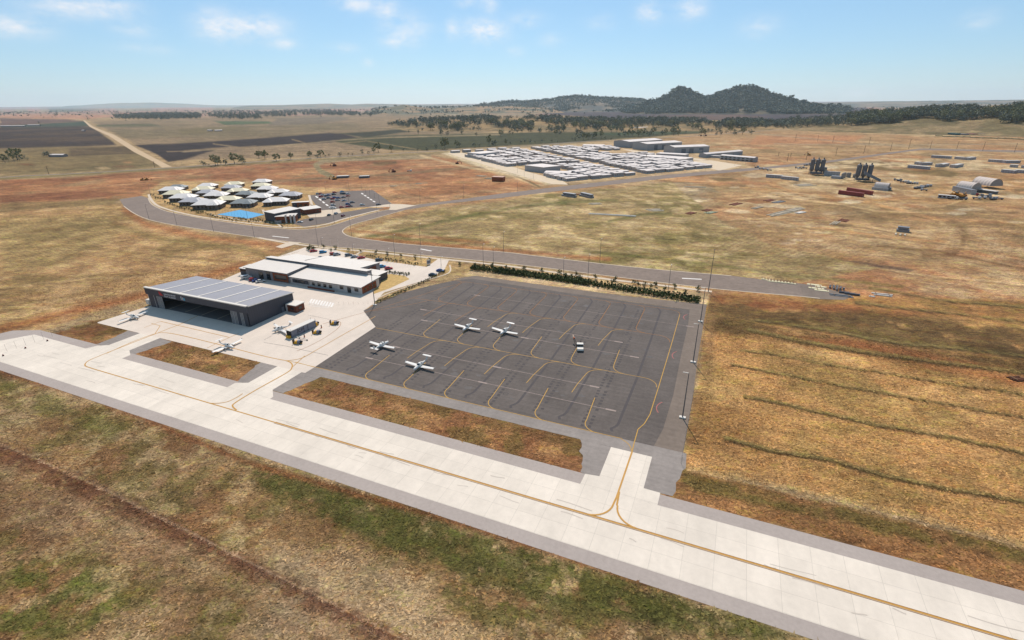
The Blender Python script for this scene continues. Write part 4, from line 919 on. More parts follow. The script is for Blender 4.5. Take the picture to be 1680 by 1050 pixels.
M_HROOF = ribbed('grey_metal_roof', (160, 161, 170), .9, 0, .05); M_WROOF = ribbed('white_metal_roof', (236, 230, 222), .9, 0, .02, var=.03)
M_WTRIM = mat('white_trim', (240, 236, 228), .6, .03, .8); M_GWALL = mat('grey_render', (150, 146, 148), .8, .06, .5); M_LWALL = mat('pale_render', (216, 212, 208), .8, .05, .5)
M_BRICK = mat('orange_brick', (150, 84, 52), .85, .16, 2.2); M_BRICK2 = mat('brown_brick', (122, 70, 52), .85, .16, 2.2)
M_GLASS = mat('dark_glass', (40, 44, 50), .12, .0, spec=.6); M_BLACK = mat('black_rubber', (34, 34, 36), .8); M_STEEL = mat('galvanised_steel', (150, 152, 156), .45, .08, 1, metal=.3)
M_POLE = mat('grey_pole_paint', (104, 106, 112), .6, .05, 1); M_WHITE = mat('white_paint', (245, 244, 240), .35, .02, 1); M_OFFW = mat('off_white_paint', (232, 228, 220), .5, .06, 1)
M_FLOOR = mat('hangar_floor', (120, 118, 118), .8, .08, .4); M_SIGNW = mat('sign_white', (226, 226, 230), .6); M_SIGNR = mat('sign_red', (206, 52, 56), .6); M_SIGNC = mat('sign_cyan', (96, 190, 226), .6)
M_YLW = mat('equipment_yellow', (238, 182, 36), .5, .08, 2); M_MACH = mat('machine_yellow', (206, 144, 40), .6, .2, 1.5); M_ORG = mat('signal_orange', (214, 104, 40), .6, .05, 2)
M_DOOR = mat('door_grey', (118, 122, 132), .5, .04, 1); M_RIB = mat('silver_strip', (206, 206, 206), .5); M_WOOD = mat('timber', (150, 120, 88), .85, .2, 3)
M_CONT = ribbed('container_grey', (134, 138, 152), .5, 0, .14); M_CONTR = ribbed('container_red', (146, 66, 60), .6, 0, .10, var=.12); M_RUST = mat('rusty_steel', (146, 84, 62), .8, .25, 1.5)
M_CABW = ribbed('cabin_wall', (182, 180, 182), 1.6, 0, .05); M_CABR = mat('cabin_roof', (234, 226, 222), .7, .10, .12)
M_FARW = ribbed('shed_wall', (172, 174, 178), 3.0, 0, .08)

# ------------------------------------------------------------------ hangar
hg = empty('hangar', L(-66, 48), ANG, 'huge charcoal hangar with a grey roof crossed by white strips and a wide open front', 'hangar')
W_, D_ = 62.3, 24.6; zF, zB = 9.0, 7.0
def zr(y): return zF+(zB-zF)*y/D_
wl = MB()
wl.hexa([(0,.3,0),(.4,.3,0),(.4,D_,0),(0,D_,0)], [(0,.3,zr(.3)-.3),(.4,.3,zr(.3)-.3),(.4,D_,zB-.3),(0,D_,zB-.3)])
wl.build('side_wall', M_DARKY, hg); wl = MB()
wl.hexa([(W_-.4,.3,0),(W_,.3,0),(W_,D_,0),(W_-.4,D_,0)], [(W_-.4,.3,zr(.3)-.3),(W_,.3,zr(.3)-.3),(W_,D_,zB-.3),(W_-.4,D_,zB-.3)]); wl.build('side_wall', M_DARKY, hg)
MB().box(.4, W_-.4, D_-.4, D_-.01, 0, zB-.32).build('rear_wall', M_DARK, hg)
rf = MB(); rf.hexa([(-.3,.7,zr(.7)-.25),(W_+.3,.7,zr(.7)-.25),(W_+.3,D_+.4,zB-.25),(-.3,D_+.4,zB-.25)], [(-.3,.7,zr(.7)),(W_+.3,.7,zr(.7)),(W_+.3,D_+.4,zB),(-.3,D_+.4,zB)])
roof = rf.build('roof', M_HROOF, hg)
for k in range(5):
    x = 9.4+k*11.2; MB().hexa([(x,.8,zr(.8)+.003),(x+.75,.8,zr(.8)+.003),(x+.75,D_+.3,zB+.003),(x,D_+.3,zB+.003)], [(x,.8,zr(.8)+.14),(x+.75,.8,zr(.8)+.14),(x+.75,D_+.3,zB+.14),(x,D_+.3,zB+.14)]).build('skylight_strip', M_WTRIM, roof)
MB().box(-.35, W_+.35, -.45, .25, 6.2, 9.15).build('fascia', M_DARK, hg)
cp = MB(); cp.box(-.45, W_+.45, -.6, .55, 9.153, 9.55); cp.build('parapet_cap', M_WTRIM, hg)
ec = MB(); ec.hexa([(W_+.32,.6,zr(.6)-.2),(W_+.5,.6,zr(.6)-.2),(W_+.5,D_+.5,zB-.2),(W_+.32,D_+.5,zB-.2)], [(W_+.32,.6,zr(.6)+.2),(W_+.5,.6,zr(.6)+.2),(W_+.5,D_+.5,zB+.2),(W_+.32,D_+.5,zB+.2)]); ec.build('barge_trim', M_WTRIM, hg)
for x0, nm in ((.4, 0), (W_-9.9, 1)):
    for k in range(5):
        a = x0+k*1.9; d = MB(); d.box(a+.02, a+1.86, -.1+.03*k*(1 if nm == 0 else -1), .2, .05, 6.15); dd = d.build('sliding_door', M_DARK, hg)
        if (nm == 0 and k in (0, 2, 3, 4)) or (nm == 1 and k in (0, 1, 3)):
            e_ = MB()
            for xx in ((a+.1,) if k < 3 and nm == 0 else (a+.1, a+.8, a+1.5)): e_.box(xx, xx+.20, -.16+.03*k*(1 if nm == 0 else -1), -.103+.03*k*(1 if nm == 0 else -1), .1, 6.0)
            e_.build('door_edge', M_RIB, dd)
MB().box(.4, W_-.4, .3, D_-.4, .045, .062).build('floor', M_FLOOR, hg)
for k in range(5):
    b_ = MB(); x = 11+k*10.2; b_.box(x, x+.5, 1, D_-1, .066, .07); b_.build('floor_stripe', mat('pale_floor_stripe', (190,184,160), .8), hg)
MB().box(W_+.003, W_+.08, 17.2, 18.6, .1, 2.4).build('side_door', M_DOOR, hg); MB().box(W_+.003, W_+.08, 20.3, 22.2, 1.4, 2.6).build('window', M_GLASS, hg)
def text(body, size, loc, rot, m, parent, name='lettering', bold=0):
    c = bpy.data.curves.new(name, 'FONT'); c.body = body; c.size = size; c.extrude = .02; c.offset = bold; c.resolution_u = 2
    t = bpy.data.objects.new('tmp', c); col.objects.link(t); bpy.context.view_layer.update()
    me_ = bpy.data.meshes.new_from_object(t.evaluated_get(bpy.context.evaluated_depsgraph_get())); bpy.data.objects.remove(t); bpy.data.curves.remove(c)
    me_.name = name; me_.materials.clear(); me_.materials.append(m)
    o = bpy.data.objects.new(name, me_); link(o, parent); o.location = loc; o.rotation_euler = rot; return o
fa = [o for o in hg.children if o.name.startswith('fascia')][0]
text('QANTAS GROUP', 1.0, (12.6, -.48, 7.6), (R(90), 0, 0), M_SIGNW, hg, bold=.01)
text('PILOT ACADEMY', 1.0, (12.6, -.48, 6.55), (R(90), 0, 0), M_SIGNW, hg, bold=.01)
MB().hexa([(9.6,-.52,7.0),(11.9,-.52,7.0),(11.9,-.46,7.0),(9.6,-.46,7.0)], [(9.2,-.52,8.7),(10.0,-.52,8.7),(10.0,-.46,8.7),(9.2,-.46,8.7)]).build('emblem', M_SIGNR, hg)
text('f', 2.3, (23.4, -.48, 6.75), (R(90), 0, 0), M_SIGNW, hg, 'lettering', .05); text('t', 2.3, (24.2, -.48, 6.75), (R(90), 0, 0), M_SIGNW, hg, 'lettering', .05); text('a', 2.3, (25.1, -.48, 6.75), (R(90), 0, 0), M_SIGNC, hg, 'lettering', .06)
an = empty('brick_annex', L(-2.6, 62.6), ANG, 'small brown brick annex with a flat white roof behind the open hangar', 'building')
MB().box(0, 5.2, 4.6, 9.6, 0, 3.3).build('wall', M_BRICK2, an); MB().box(-.3, 5.6, 4.3, 9.9, 3.303, 3.6).build('roof', M_WTRIM, an); MB().box(-.3, .25, 4.2, 4.597, 0, 3.3).build('fin_wall', M_LWALL, an)
MB().box(5.203, 5.28, 6.2, 8.0, 1.3, 2.3).build('window', M_GLASS, an); MB().box(2.2, 3.8, 4.52, 4.597, 1.3, 2.3).build('window', M_GLASS, an)

# ------------------------------------------------------------------ terminal
tm = empty('training_centre', L(-62, 94), ANG, 'long low training centre of stepped white skillion roofs beside the hangar', 'building')
def vol(x0, x1, y0, y1, h0, h1, wm, over=.7, rname='roof', rm=None, th=.28):
    """block with a roof sloping from height h0 at y0 to h1 at y1"""
    w = MB(); w.hexa([(x0,y0,0),(x1,y0,0),(x1,y1,0),(x0,y1,0)], [(x0,y0,h0-th-.003),(x1,y0,h0-th-.003),(x1,y1,h1-th-.003),(x0,y1,h1-th-.003)]); a = w.build('wall', wm, tm)
    s = (h1-h0)/(y1-y0); Y0, Y1 = y0-over, y1+over*.5; z0, z1 = h0-s*over, h1+s*over*.5
    r = MB(); r.hexa([(x0-over*.6,Y0,z0-th),(x1+over*.6,Y0,z0-th),(x1+over*.6,Y1,z1-th),(x0-over*.6,Y1,z1-th)], [(x0-over*.6,Y0,z0),(x1+over*.6,Y0,z0),(x1+over*.6,Y1,z1),(x0-over*.6,Y1,z1)], 0, 1)
    r.build(rname, [mat('roof_edge_grey', (120,120,128), .6), rm or M_WROOF], tm); return a
vol(31.6, 76.6, 3.2, 17.0, 4.1, 4.9, M_LWALL, 1.0)                    # front wing
vol(.6, 69.2, 17.45, 21.2, 7.0, 6.6, M_GWALL, .5)                      # high band
vol(24.6, 60.8, 21.7, 39.0, 6.3, 4.6, M_GWALL, .4)                     # rear wing
vol(5.2, 22.6, 21.7, 34.6, 6.2, 4.7, M_GWALL, .4)                      # rear left wing
vol(1.0, 30.6, 2.8, 16.4, 5.6, 6.0, M_GWALL, .9)                       # high front-left block
vol(-5.4, .0, 4.4, 11.2, 3.8, 4.0, M_DARK, .5)                         # low lean-to
vol(61.9, 72.6, 21.8, 29.6, 3.9, 3.7, M_DARK, .6); vol(70.4, 74.6, 17.4, 20.9, 3.6, 3.8, M_DARK, .5)
MB().box(20.2, 30.5, 2.70, 2.797, .4, 4.6).build('brick_panel', M_BRICK, tm); MB().box(21.6, 29.6, 2.60, 2.697, 1.6, 3.9).build('window', M_GLASS, tm)
for x0, x1, z0, z1 in ((10.2, 13.2, .1, 3.9), (15.8, 18.4, .3, 4.9)): MB().box(x0, x1, 2.70, 2.797, z0, z1).build('window', M_GLASS, tm)
MB().box(-5.0, -.6, 4.30, 4.397, 2.2, 3.0).build('window', M_GLASS, tm)
MB().box(76.603, 76.70, 3.6, 14.6, .3, 3.7).build('brick_panel', M_BRICK, tm)
for y in (5.2, 8.6, 12.0): MB().box(76.703, 76.78, y, y+1.5, 1.5, 2.7).build('window', M_GLASS, tm)
for x in (63.4, 68.0, 72.4): MB().box(x, x+2.2, 3.10, 3.197, 1.3 if x != 68.0 else .1, 2.9).build('window', M_GLASS, tm)
MB().box(61.203, 61.32, 22.2, 35.2, .2, 4.2).build('brick_panel', M_BRICK2, tm)
MB().box(33.0, 44.0, 3.05, 3.197, .9, 2.8).build('recess_glass', mat('slate_grey_panel', (86,88,96), .6), tm)  # even dark blue-grey panel behind the left front windows
for x in (34.2, 36.6, 39.0, 46.0, 49.6, 53.2, 56.8): MB().box(x, x+1.7, 2.98, 3.047 if x < 44 else 3.197, 1.0, 2.5).build('window', M_GLASS, tm)
for x in (32, 44.5, 48.5, 61.5, 76.2): MB().tube((x, 2.4, 0), (x, 2.4, 3.75), .09, 6).build('veranda_post', M_LWALL, tm)
for x in (14, 30, 44, 58): MB().box(x, x+1.6, 28, 29.4, 5.0, 6.9).build('rooftop_unit', M_LWALL, tm) if x in (30,) and False else None
MB().box(44.6, 61.6, 1.0, 1.2, .1, .9).build('garden_wall', M_BRICK2, tm)

# ------------------------------------------------------------------ light aircraft
def ring(x, w, h, zc, n=12, flat=.0):
    return [(x, w*math.cos(2*math.pi*k/n), zc+h*math.sin(2*math.pi*k/n)*(1 if math.sin(2*math.pi*k/n) > 0 else 1-flat)) for k in range(n)]
def wing(mb, x0, x1, y0, y1, c0, c1, z0, z1, t=.16, mi=0):
    def foil(xl, c, y, z): return [(xl, y, z), (xl-c*.25, y, z+t*.6*c), (xl-c*.7, y, z+t*.35*c), (xl-c, y, z), (xl-c*.5, y, z-t*.3*c)]
    a, b = foil(x0, c0, y0, z0), foil(x1, c1, y1, z1); mb.loft([a, b] if y1 > y0 else [b, a], mi)
def make_plane(ttail, twin, label, group):
    r = empty('light_aircraft', (0, 0, 0), 0, label, 'aircraft', group)   # nose along +x
    f = MB(); S = [(3.6,.12,.12,1.05),(3.45,.33,.33,1.05),(2.7,.50,.46,1.05),(1.9,.56,.55,1.1),(1.0,.60,.72,1.25),(0,.60,.80,1.3),(-1.0,.52,.66,1.28),(-2.0,.32,.38,1.25),(-3.4,.17,.20,1.3),(-4.5,.09,.12,1.4)]
    if twin: S = [(3.9,.08,.08,.95),(3.6,.28,.24,.98),(2.9,.46,.38,1.05),(1.9,.58,.52,1.12)]+S[4:]
    f.loft([ring(*s) for s in S]); fo = f.build('fuselage', M_WHITE, r, smooth=True)
    c = MB(); c.loft([ring(1.6,.26,.16,1.58), ring(1.1,.50,.38,1.62), ring(.0,.56,.52,1.63), ring(-.9,.44,.36,1.58)]); cn = c.build('canopy', M_GLASS, r, smooth=True)
    MB().loft([ring(.75,.60,.55,1.63), ring(-.1,.62,.60,1.63)]).build('canopy_frame', M_WHITE, cn, smooth=True)
    MB().loft([ring(-.35,.62,.58,1.62), ring(-.95,.52,.46,1.57), ring(-1.5,.42,.38,1.4)]).build('canopy_fairing', M_WHITE, cn, smooth=True)
    span = 6.7 if twin else 5.95
    for s in (-1, 1):
        w = MB(); wing(w, .95, .65, s*.4, s*span, 1.7 if not twin else 1.75, 1.15, .78, 1.12, .13); wing(w, .55, .25, s*span, s*(span+.12), .7, .4, 1.12, 1.55, .1); wo_ = w.build('wing', M_WHITE, r)
        if twin:
            n_ = MB(); n_.loft([ring(1.9,.10,.10,.95), ring(1.75,.26,.24,.95), ring(1.0,.30,.30,.92), ring(-.2,.22,.2,.9), ring(-.9,.06,.06,.92)])
            for sct in (n_,): sct.v = [(x, y+s*1.75, z) for x, y, z in sct.v]
            no = n_.build('engine', M_WHITE, wo_, smooth=True)
            p = MB()
            for k in range(3): t = k*2.094+.5; p.tube((1.92, s*1.75, .95), (1.92, s*1.75+.95*math.cos(t), .95+.95*math.sin(t)), .05, 4, 0, .03)
            p.build('propeller', M_BLACK, wo_)
    tl = MB(); zt = 2.75 if ttail else 2.5
    tl.hexa([(-4.6,-.05,1.35),(-3.4,-.05,1.35),(-3.4,.05,1.35),(-4.6,.05,1.35)], [(-4.95,-.04,zt),(-4.25,-.04,zt),(-4.25,.04,zt),(-4.95,.04,zt)]); tl.build('fin', M_WHITE, r)
    zs = zt+.04 if ttail else 1.42; hs = MB()
    for s in (-1, 1): wing(hs, -4.0 if ttail else -3.6, -4.15 if ttail else -3.9, 0 if s > 0 else -.0, s*1.75, 1.05, .8, zs, zs, .1)
    hs.build('tailplane', M_WHITE, r)
    if not twin:
        p = MB()
        for s in (-1, 1): p.tube((3.62, 0, 1.05), (3.62, s*.25, 1.05+s*.85), .06, 4, 0, .03)
        p.tube((3.55,0,1.05),(3.85,0,1.05),.13,8,0,.02); p.build('propeller', M_OFFW, r)
    for (x, y) in ((2.6, 0), (-.1, -1.3), (-.1, 1.3)):
        g = MB(); g.tube((x, y*.6, .8), (x, y, .25), .05, 5); g.tube((x, y-.07, .22), (x, y+.07, .22), .2, 10); g.build('landing_gear', M_BLACK if twin else M_GWALL, r)
    return r
def put(root, p, hd): q = at(*p, 0); root.location = (q[0], q[1], .06); root.rotation_euler[2] = hd
grpA = 'parked light aircraft'
a1 = make_plane(True, False, 'white T-tail light aircraft parked nearest the grass strip at the front of the dark apron', grpA); p = L(80.9, 44.6); a1.location = (*p, .06); a1.rotation_euler[2] = ANG-R(93)
a2 = dup(a1, (*L(80.9, 80.3), .06), ANG-R(93), 'white T-tail light aircraft parked left of its twin in the middle of the dark apron')
a3 = dup(a1, (*L(96.6, 82.6), .06), ANG-R(97), 'white T-tail light aircraft parked between its twin and the white truck on the apron')
a4 = make_plane(False, False, 'white low-tail light aircraft facing away beside the concrete edge of the apron', grpA); a4.location = (*L(58.9, 52.9), .06); a4.rotation_euler[2] = ANG+R(86)
b1 = make_plane(True, True, 'white twin-engine aircraft on the taxi line beside the small grass island', grpA); b1.location = (*L(4.6, 30.2), .06); b1.rotation_euler[2] = ANG-R(3)
b2 = dup(b1, (*L(-58.4, 35.4), .06), ANG+R(2), 'white twin-engine aircraft standing at the left end of the hangar apron')
b3 = dup(b1, (*L(11.2, 50.0), .06), ANG-R(112), 'white twin-engine aircraft parked between the hangar corner and the grey container')

for o_ in (b1, b2, b3): o_.scale = (.93, .93, .93)

# ------------------------------------------------------------------ things on the concrete
def along(p, q): a, b = at(*p), at(*q); return a, math.atan2(b[1]-a[1], b[0]-a[0]), math.hypot(b[0]-a[0], b[1]-a[1])
a, rz, ln = along((479,555), (521,535.5))
ct = empty('ribbed_container', a, rz, 'grey ribbed container with a lifted white roof beside the yellow ground carts', 'container')
bd = MB(); bd.box(0, 12.4, 0, 2.6, .25, 2.95); body_ = bd.build('body', M_CONT, ct); MB().box(-.15, 12.55, -.1, 2.7, 2.953, 3.15).build('roof', M_OFFW, ct)
fr = MB()
for x in (0, 3.1, 6.2, 8.2, 12.3): fr.box(x-.06, x+.1, -.08, -.003, .25, 2.95)
fr.build('frame_posts', mat('frame_charcoal', (78,78,86), .5), ct)
for k in range(9): pass
em = MB()
for k in range(14):
    t0, t1 = (2*math.pi*(40+k*20)/360, 2*math.pi*(60+k*20)/360)
    em.quad([(4.1+.62*math.cos(t0), -.10, 1.75+.62*math.sin(t0)), (4.1+.62*math.cos(t1), -.10, 1.75+.62*math.sin(t1)), (4.1+.45*math.cos(t1), -.10, 1.75+.45*math.sin(t1)), (4.1+.45*math.cos(t0), -.10, 1.75+.45*math.sin(t0))])
em.box(5.0, 5.9, -.11, -.09, 1.75, 1.92); em.box(5.0, 5.15, -.11, -.09, 1.2, 2.3); em.box(5.75, 5.9, -.11, -.09, 1.5, 2.4)
em.build('emblem', M_BLACK, ct)
for (x, y0_) in ((-.9, .4),): 
    e_ = MB(); e_.box(x, -.02, .3, 2.3, .1, 1.1); e_.build('pump_unit', M_YLW, ct)
MB().box(-.12, -.02, .1, 2.5, 1.1, 2.8).build('hose_panel', M_BLACK, ct); MB().box(12.42, 13.6, .4, 2.2, .1, 1.5).build('control_box', M_YLW, ct)
for x, y in ((0,0),(12.3,0),(12.3,2.5),(0,2.5)): MB().tube((x,y,2.9),(x,y,4.0),.05,5).build('mast', M_STEEL, ct)
def make_cart(lb):
    r = empty('ground_cart', (0,0,0), 0, lb, 'equipment cart', 'yellow ground carts')
    MB().hexa([(-1.1,-.8,.35),(.25,-.8,.35),(.25,.8,.35),(-1.1,.8,.35)], [(-.7,-.7,1.5),(.25,-.7,1.5),(.25,.7,1.5),(-.7,.7,1.5)]).build('hood', M_YLW, r)
    MB().box(.253, 1.5, -.75, .75, .4, 1.65).build('generator_box', mat('blue_grey_metal', (112,120,142), .5, .06, 1), r)
    MB().box(-1.75, -1.5, -.9, .9, .2, 2.2).build('rack_panel', mat('charcoal_metal', (66,68,70), .6), r)
    MB().tube((2.0,-.4,1.0),(2.0,.4,1.0),.5,10).build('hose_reel', M_BLACK, r)
    f = MB(); f.box(-1.7, 2.1, -.7, .7, .25, .347); f.build('chassis', M_YLW, r)
    for x in (-1, 1.3):
        for y in (-.75, .75): MB().tube((x,y-.1,.25),(x,y+.1,.25),.25,9).build('wheel', M_BLACK, r)
    return r
cart = make_cart('yellow and grey ground cart nearest the taxi line, in front of the container end'); cart.location = (*at(488,564), .05); cart.rotation_euler[2] = -.05
cart.scale = (.86, .86, .86)
dup(cart, (*at(519.5,547.5), .05), .0, 'yellow and grey ground cart in the middle, beside the long side of the container')
dup(cart, (*at(548,532.5), .05), .03, 'yellow and grey ground cart standing alone farthest right on the concrete')
dup(cart, (*at(516,534.5), .05), .9, 'yellow and grey ground cart half hidden behind the far end of the container')
bm_ = empty('tow_bar', (*at(487,554), .05), 0, 'thin pale tow bar lying on the concrete in front of the container', 'tow bar')
q = Vector(at(505,559))-Vector(at(487,554)); MB().tube((0,0,.45),(q.x,q.y,.4),.13,6).build('bar', M_OFFW, bm_)
for t in (.25, .95): MB().tube((q.x*t,q.y*t-.25,.2),(q.x*t,q.y*t+.25,.2),.22,8).build('wheel', M_BLACK, bm_)
for p_, lb in (((499.6,553.4),'small orange and black bollard in front of the grey container'), ((527.5,538),'small orange and black bollard between the two right-hand carts')):
    bo = empty('bollard', (*at(*p_), .05), 0, lb, 'bollard'); MB().tube((0,0,0),(0,0,.45),.26,8).build('base', M_ORG, bo); MB().tube((0,0,.45),(0,0,1.3),.2,8).build('top', M_BLACK, bo)
# white service truck on the apron
tk = empty('service_truck', (*at(951.5,573.5), .06), R(90)+math.atan2(*[-v for v in at(951,573)])*0, 'white service truck with a raised lattice boom standing on the dark apron', 'truck')
tk.rotation_euler[2] = R(-94)
MB().hexa([(.2,-1.2,.5),(2.3,-1.2,.5),(2.3,1.2,.5),(.2,1.2,.5)], [(.3,-1.15,1.3),(2.1,-1.1,1.15),(2.1,1.1,1.15),(.3,1.15,1.3)]).build('bonnet', M_OFFW, tk)
MB().hexa([(-1.1,-1.1,.5),(.2,-1.1,.5),(.2,1.1,.5),(-1.1,1.1,.5)], [(-1.1,-1.0,2.0),(-.1,-1.0,2.0),(-.1,1.0,2.0),(-1.1,1.0,2.0)]).build('cab', M_GLASS, tk)
MB().hexa([(-1.5,-1.25,2.003),(.15,-1.25,2.003),(.15,1.25,2.003),(-1.5,1.25,2.003)], [(-1.4,-1.15,2.2),(0,-1.15,2.2),(0,1.15,2.2),(-1.4,1.15,2.2)]).build('roof', M_OFFW, tk)
MB().box(-3.6, -1.1, -1.0, 1.0, .45, .75).build('deck', M_BLACK, tk)
for x in (-2.8, 1.3):
    for y in (-1.1, 1.1): MB().tube((x,y-.16,.42),(x,y+.16,.42),.42,12).build('wheel', M_BLACK, tk)
bo = MB()
for s in (-1, 1): bo.tube((-2.0,-1.3+s*.35,.8),(-5.8,-2.2+s*.2,2.3),.09,5)
for k in range(6): t = k/6; bo.tube((-2.0-3.8*t,-1.65-.75*t,.8+1.5*t),(-2.0-3.8*(t+.16),-.95-1.05*(t+.16),.8+1.5*(t+.16)),.05,4)
bo.build('boom', M_BLACK, tk); MB().tube((-5.2,-2.1,2.2),(-6.6,-2.5,2.8),.3,6).build('bucket', mat('orange_white_tip', (226,196,170), .6), tk)
MB().tube((-5.0,-2.05,2.1),(-5.5,-2.15,2.3),.34,6).build('warning_band', M_ORG, tk); MB().tube((-3.0,.4,.75),(-3.0,.4,2.2),.12,6).build('mast', M_BLACK, tk)

# ------------------------------------------------------------------ cars
CARC = {'white': (240,240,238), 'silver': (186,190,196), 'grey': (132,136,142), 'dark grey': (70,74,82), 'red': (206,58,54), 'dark red': (150,44,52), 'blue': (58,84,160), 'light blue': (58,158,216), 'orange': (226,98,48)}
def car_parts(kind):
    L_, W2 = (4.6, .92) if kind == 'sedan' else (4.7, .95) if kind == 'hatch' else (5.4, 1.0)
    b = MB(); hw = W2
    if kind == 'van': sec = [(-2.7,.35,1.5),(-2.65,.3,1.95),(1.2,.3,1.95),(1.9,.3,1.35),(2.65,.32,1.05),(2.7,.4,.8)]
    elif kind == 'hatch': sec = [(-2.2,.4,.95),(-2.15,.3,1.05),(.9,.28,1.0),(1.0,.28,.98),(2.1,.3,.8),(2.25,.4,.65)]
    else: sec = [(-2.3,.4,.8),(-2.2,.3,.92),(-1.4,.28,.95),(1.0,.28,.93),(2.15,.3,.76),(2.3,.4,.6)]
    b.loft([[(x,-hw*.92 if z1 > 0 else 0,z0),(x,hw*.92,z0),(x,hw,(z0+z1)/2),(x,hw*.9,z1),(x,-hw*.9,z1),(x,-hw,(z0+z1)/2)] for x, z0, z1 in sec])
    g = MB(); r = MB()
    if kind == 'van':
        g.hexa([(1.0,-.88,1.2),(1.98,-.86,1.32),(1.98,.86,1.32),(1.0,.88,1.2)], [(1.0,-.8,1.9),(1.32,-.8,1.88),(1.32,.8,1.88),(1.0,.8,1.9)])
        g.box(-1.6, .7, -1.003, -.9, 1.35, 1.75); g.box(-1.6, .7, .9, 1.003, 1.35, 1.75)
    elif kind == 'hatch':
        g.hexa([(-2.1,-.84,.98),(1.25,-.84,.94),(1.25,.84,.94),(-2.1,.84,.98)], [(-1.8,-.68,1.52),(.35,-.68,1.52),(.35,.68,1.52),(-1.8,.68,1.52)])
        r.hexa([(-1.85,-.7,1.523),(.3,-.7,1.523),(.3,.7,1.523),(-1.85,.7,1.523)], [(-1.7,-.62,1.6),(.15,-.62,1.6),(.15,.62,1.6),(-1.7,.62,1.6)])
    else:
        g.hexa([(-1.75,-.82,.92),(1.15,-.82,.9),(1.15,.82,.9),(-1.75,.82,.92)], [(-1.1,-.64,1.38),(.3,-.64,1.38),(.3,.64,1.38),(-1.1,.64,1.38)])
        r.hexa([(-1.15,-.66,1.383),(.3,-.66,1.383),(.3,.66,1.383),(-1.15,.66,1.383)], [(-1.0,-.58,1.45),(.15,-.58,1.45),(.15,.58,1.45),(-1.0,.58,1.45)])
    w = MB(); w.tube((0,-.11,0),(0,.11,0),.33,12)
    return b, g, r, w
CARM = {}
def car(p, colr, kind, hd, label, group):
    e = empty('car' if kind != 'van' else 'van', (*at(*p), .08), hd, label, 'car' if kind != 'van' else 'van', group)
    key = (colr, kind)
    if key not in CARM:
        pm = mat('car_paint_'+colr.replace(' ', '_'), CARC[colr], .25, .0, spec=.6); b, g, r, w = car_parts(kind)
        CARM[key] = (b.mesh('body', pm), g.mesh('windows', M_GLASS), r.mesh('roof', pm) if r.v else None, w.mesh('wheel', M_BLACK))
    b, g, r, w = CARM[key]
    link(bpy.data.objects.new('body', b), e); link(bpy.data.objects.new('windows', g), e)
    if r: link(bpy.data.objects.new('roof', r), e)
    for x in (-1.4, 1.42):
        for y in (-.84, .84): o = link(bpy.data.objects.new('wheel', w), e); o.location = (x, y, .33)
    return e
G1 = 'cars parked behind the training centre'; aC = ANG+R(90)
for x, y, c, k, lb in ((707,121,'red','sedan','red sedan leftmost in the row behind the training centre'), (788,131,'light blue','hatch','bright blue hatchback second from the left behind the training centre'), (877,147,'orange','hatch','orange hatchback tucked behind a silver car behind the training centre'), (908,151,'silver','hatch','silver car in front of the orange hatchback behind the training centre'),
    (768,180,'grey','sedan','grey sedan half hidden by the white roof behind the training centre'), (806,184,'blue','sedan','blue car nose to tail with a grey sedan behind the white roof'), (1008,157,'grey','hatch','grey car in the middle of the row by the footpath'), (1058,171,'silver','sedan','pale silver sedan between the grey and the red car by the footpath'),
    (1118,179,'red','sedan','red sedan at the right end of the row by the footpath'), (1270,200,'dark grey','hatch','dark grey car at the kerb by the shrub bed'), (1258,252,'orange','sedan','orange car beside the brick end of the training centre'), (1296,256,'light blue','hatch','bright blue hatchback beside the orange car at the building end'), (1353,273,'red','hatch','red hatchback on the open concrete right of the training centre')):
    car((380+x/5.25, 390+y/5.25), c, k, aC+R(-38), lb, G1)
G2 = 'cars by the hangar rear'
for x, y, c, k, lb in ((130,352,'white','van','long white van parked left of the red car behind the hangar'), (190,370,'red','hatch','red car next to the white van behind the hangar'), (220,376,'blue','sedan','blue car squeezed between the red and the white car behind the hangar'), (251,383,'white','sedan','white sedan rightmost of the row behind the hangar')):
    car((380+x/5.25, 390+y/5.25), c, k, aC-R(30), lb, G2)
car((722.5,445.5), 'blue', 'sedan', ANG+R(8), 'blue sedan by the hedge near the car park entrance', G1); car((710,452.3), 'dark grey', 'sedan', ANG+R(24), 'dark grey sedan beside the apron hedge', G1)
VC = [(115,205,'silver'),(140,203,'orange'),(156,215,'white'),(139,228,'red'),(165,251,'silver'),(186,222,'dark grey'),(205,215,'blue'),(206,240,'grey'),(257,192,'red'),(251,209,'dark grey'),(240,247,'red'),(257,236,'blue'),(289,240,'blue'),(240,274,'orange'),(282,260,'silver'),(322,185,'light blue'),(322,202,'grey'),(342,203,'dark grey'),(374,204,'white'),(372,222,'orange'),(333,234,'grey'),(340,263,'silver'),(410,278,'grey'),(372,293,'blue'),(245,302,'white'),(318,320,'orange'),(370,314,'red'),(392,310,'dark grey'),(497,299,'white'),(636,299,'dark grey'),(210,387,'dark grey'),(270,374,'silver'),(330,394,'dark red'),(57,427,'dark grey')]
seen = {}
for x, y, c in VC:
    where = ('at the top left of' if x < 215 and y < 235 else 'in the left rows of' if x < 230 else 'in the top rows of' if y < 215 else 'in the middle rows of' if y < 280 else 'in the bottom row of') if y < 350 else 'on the entry road of'
    car((500+x/5.25, 280+y/5.25), c, 'hatch' if (x+y) % 3 else 'sedan', aC+R(-36)+(R(50) if y > 350 else 0), f'{c} car {where} the cabin village car park', 'cars in the cabin village car park')
car((546.5,343), 'white', 'van', .15, 'long white van at the bottom edge of the village car park', 'cars in the cabin village car park')
car((492.5,365.3), 'white', 'sedan', -.2, 'white sedan in front of the brick village office', 'cars in the cabin village car park')

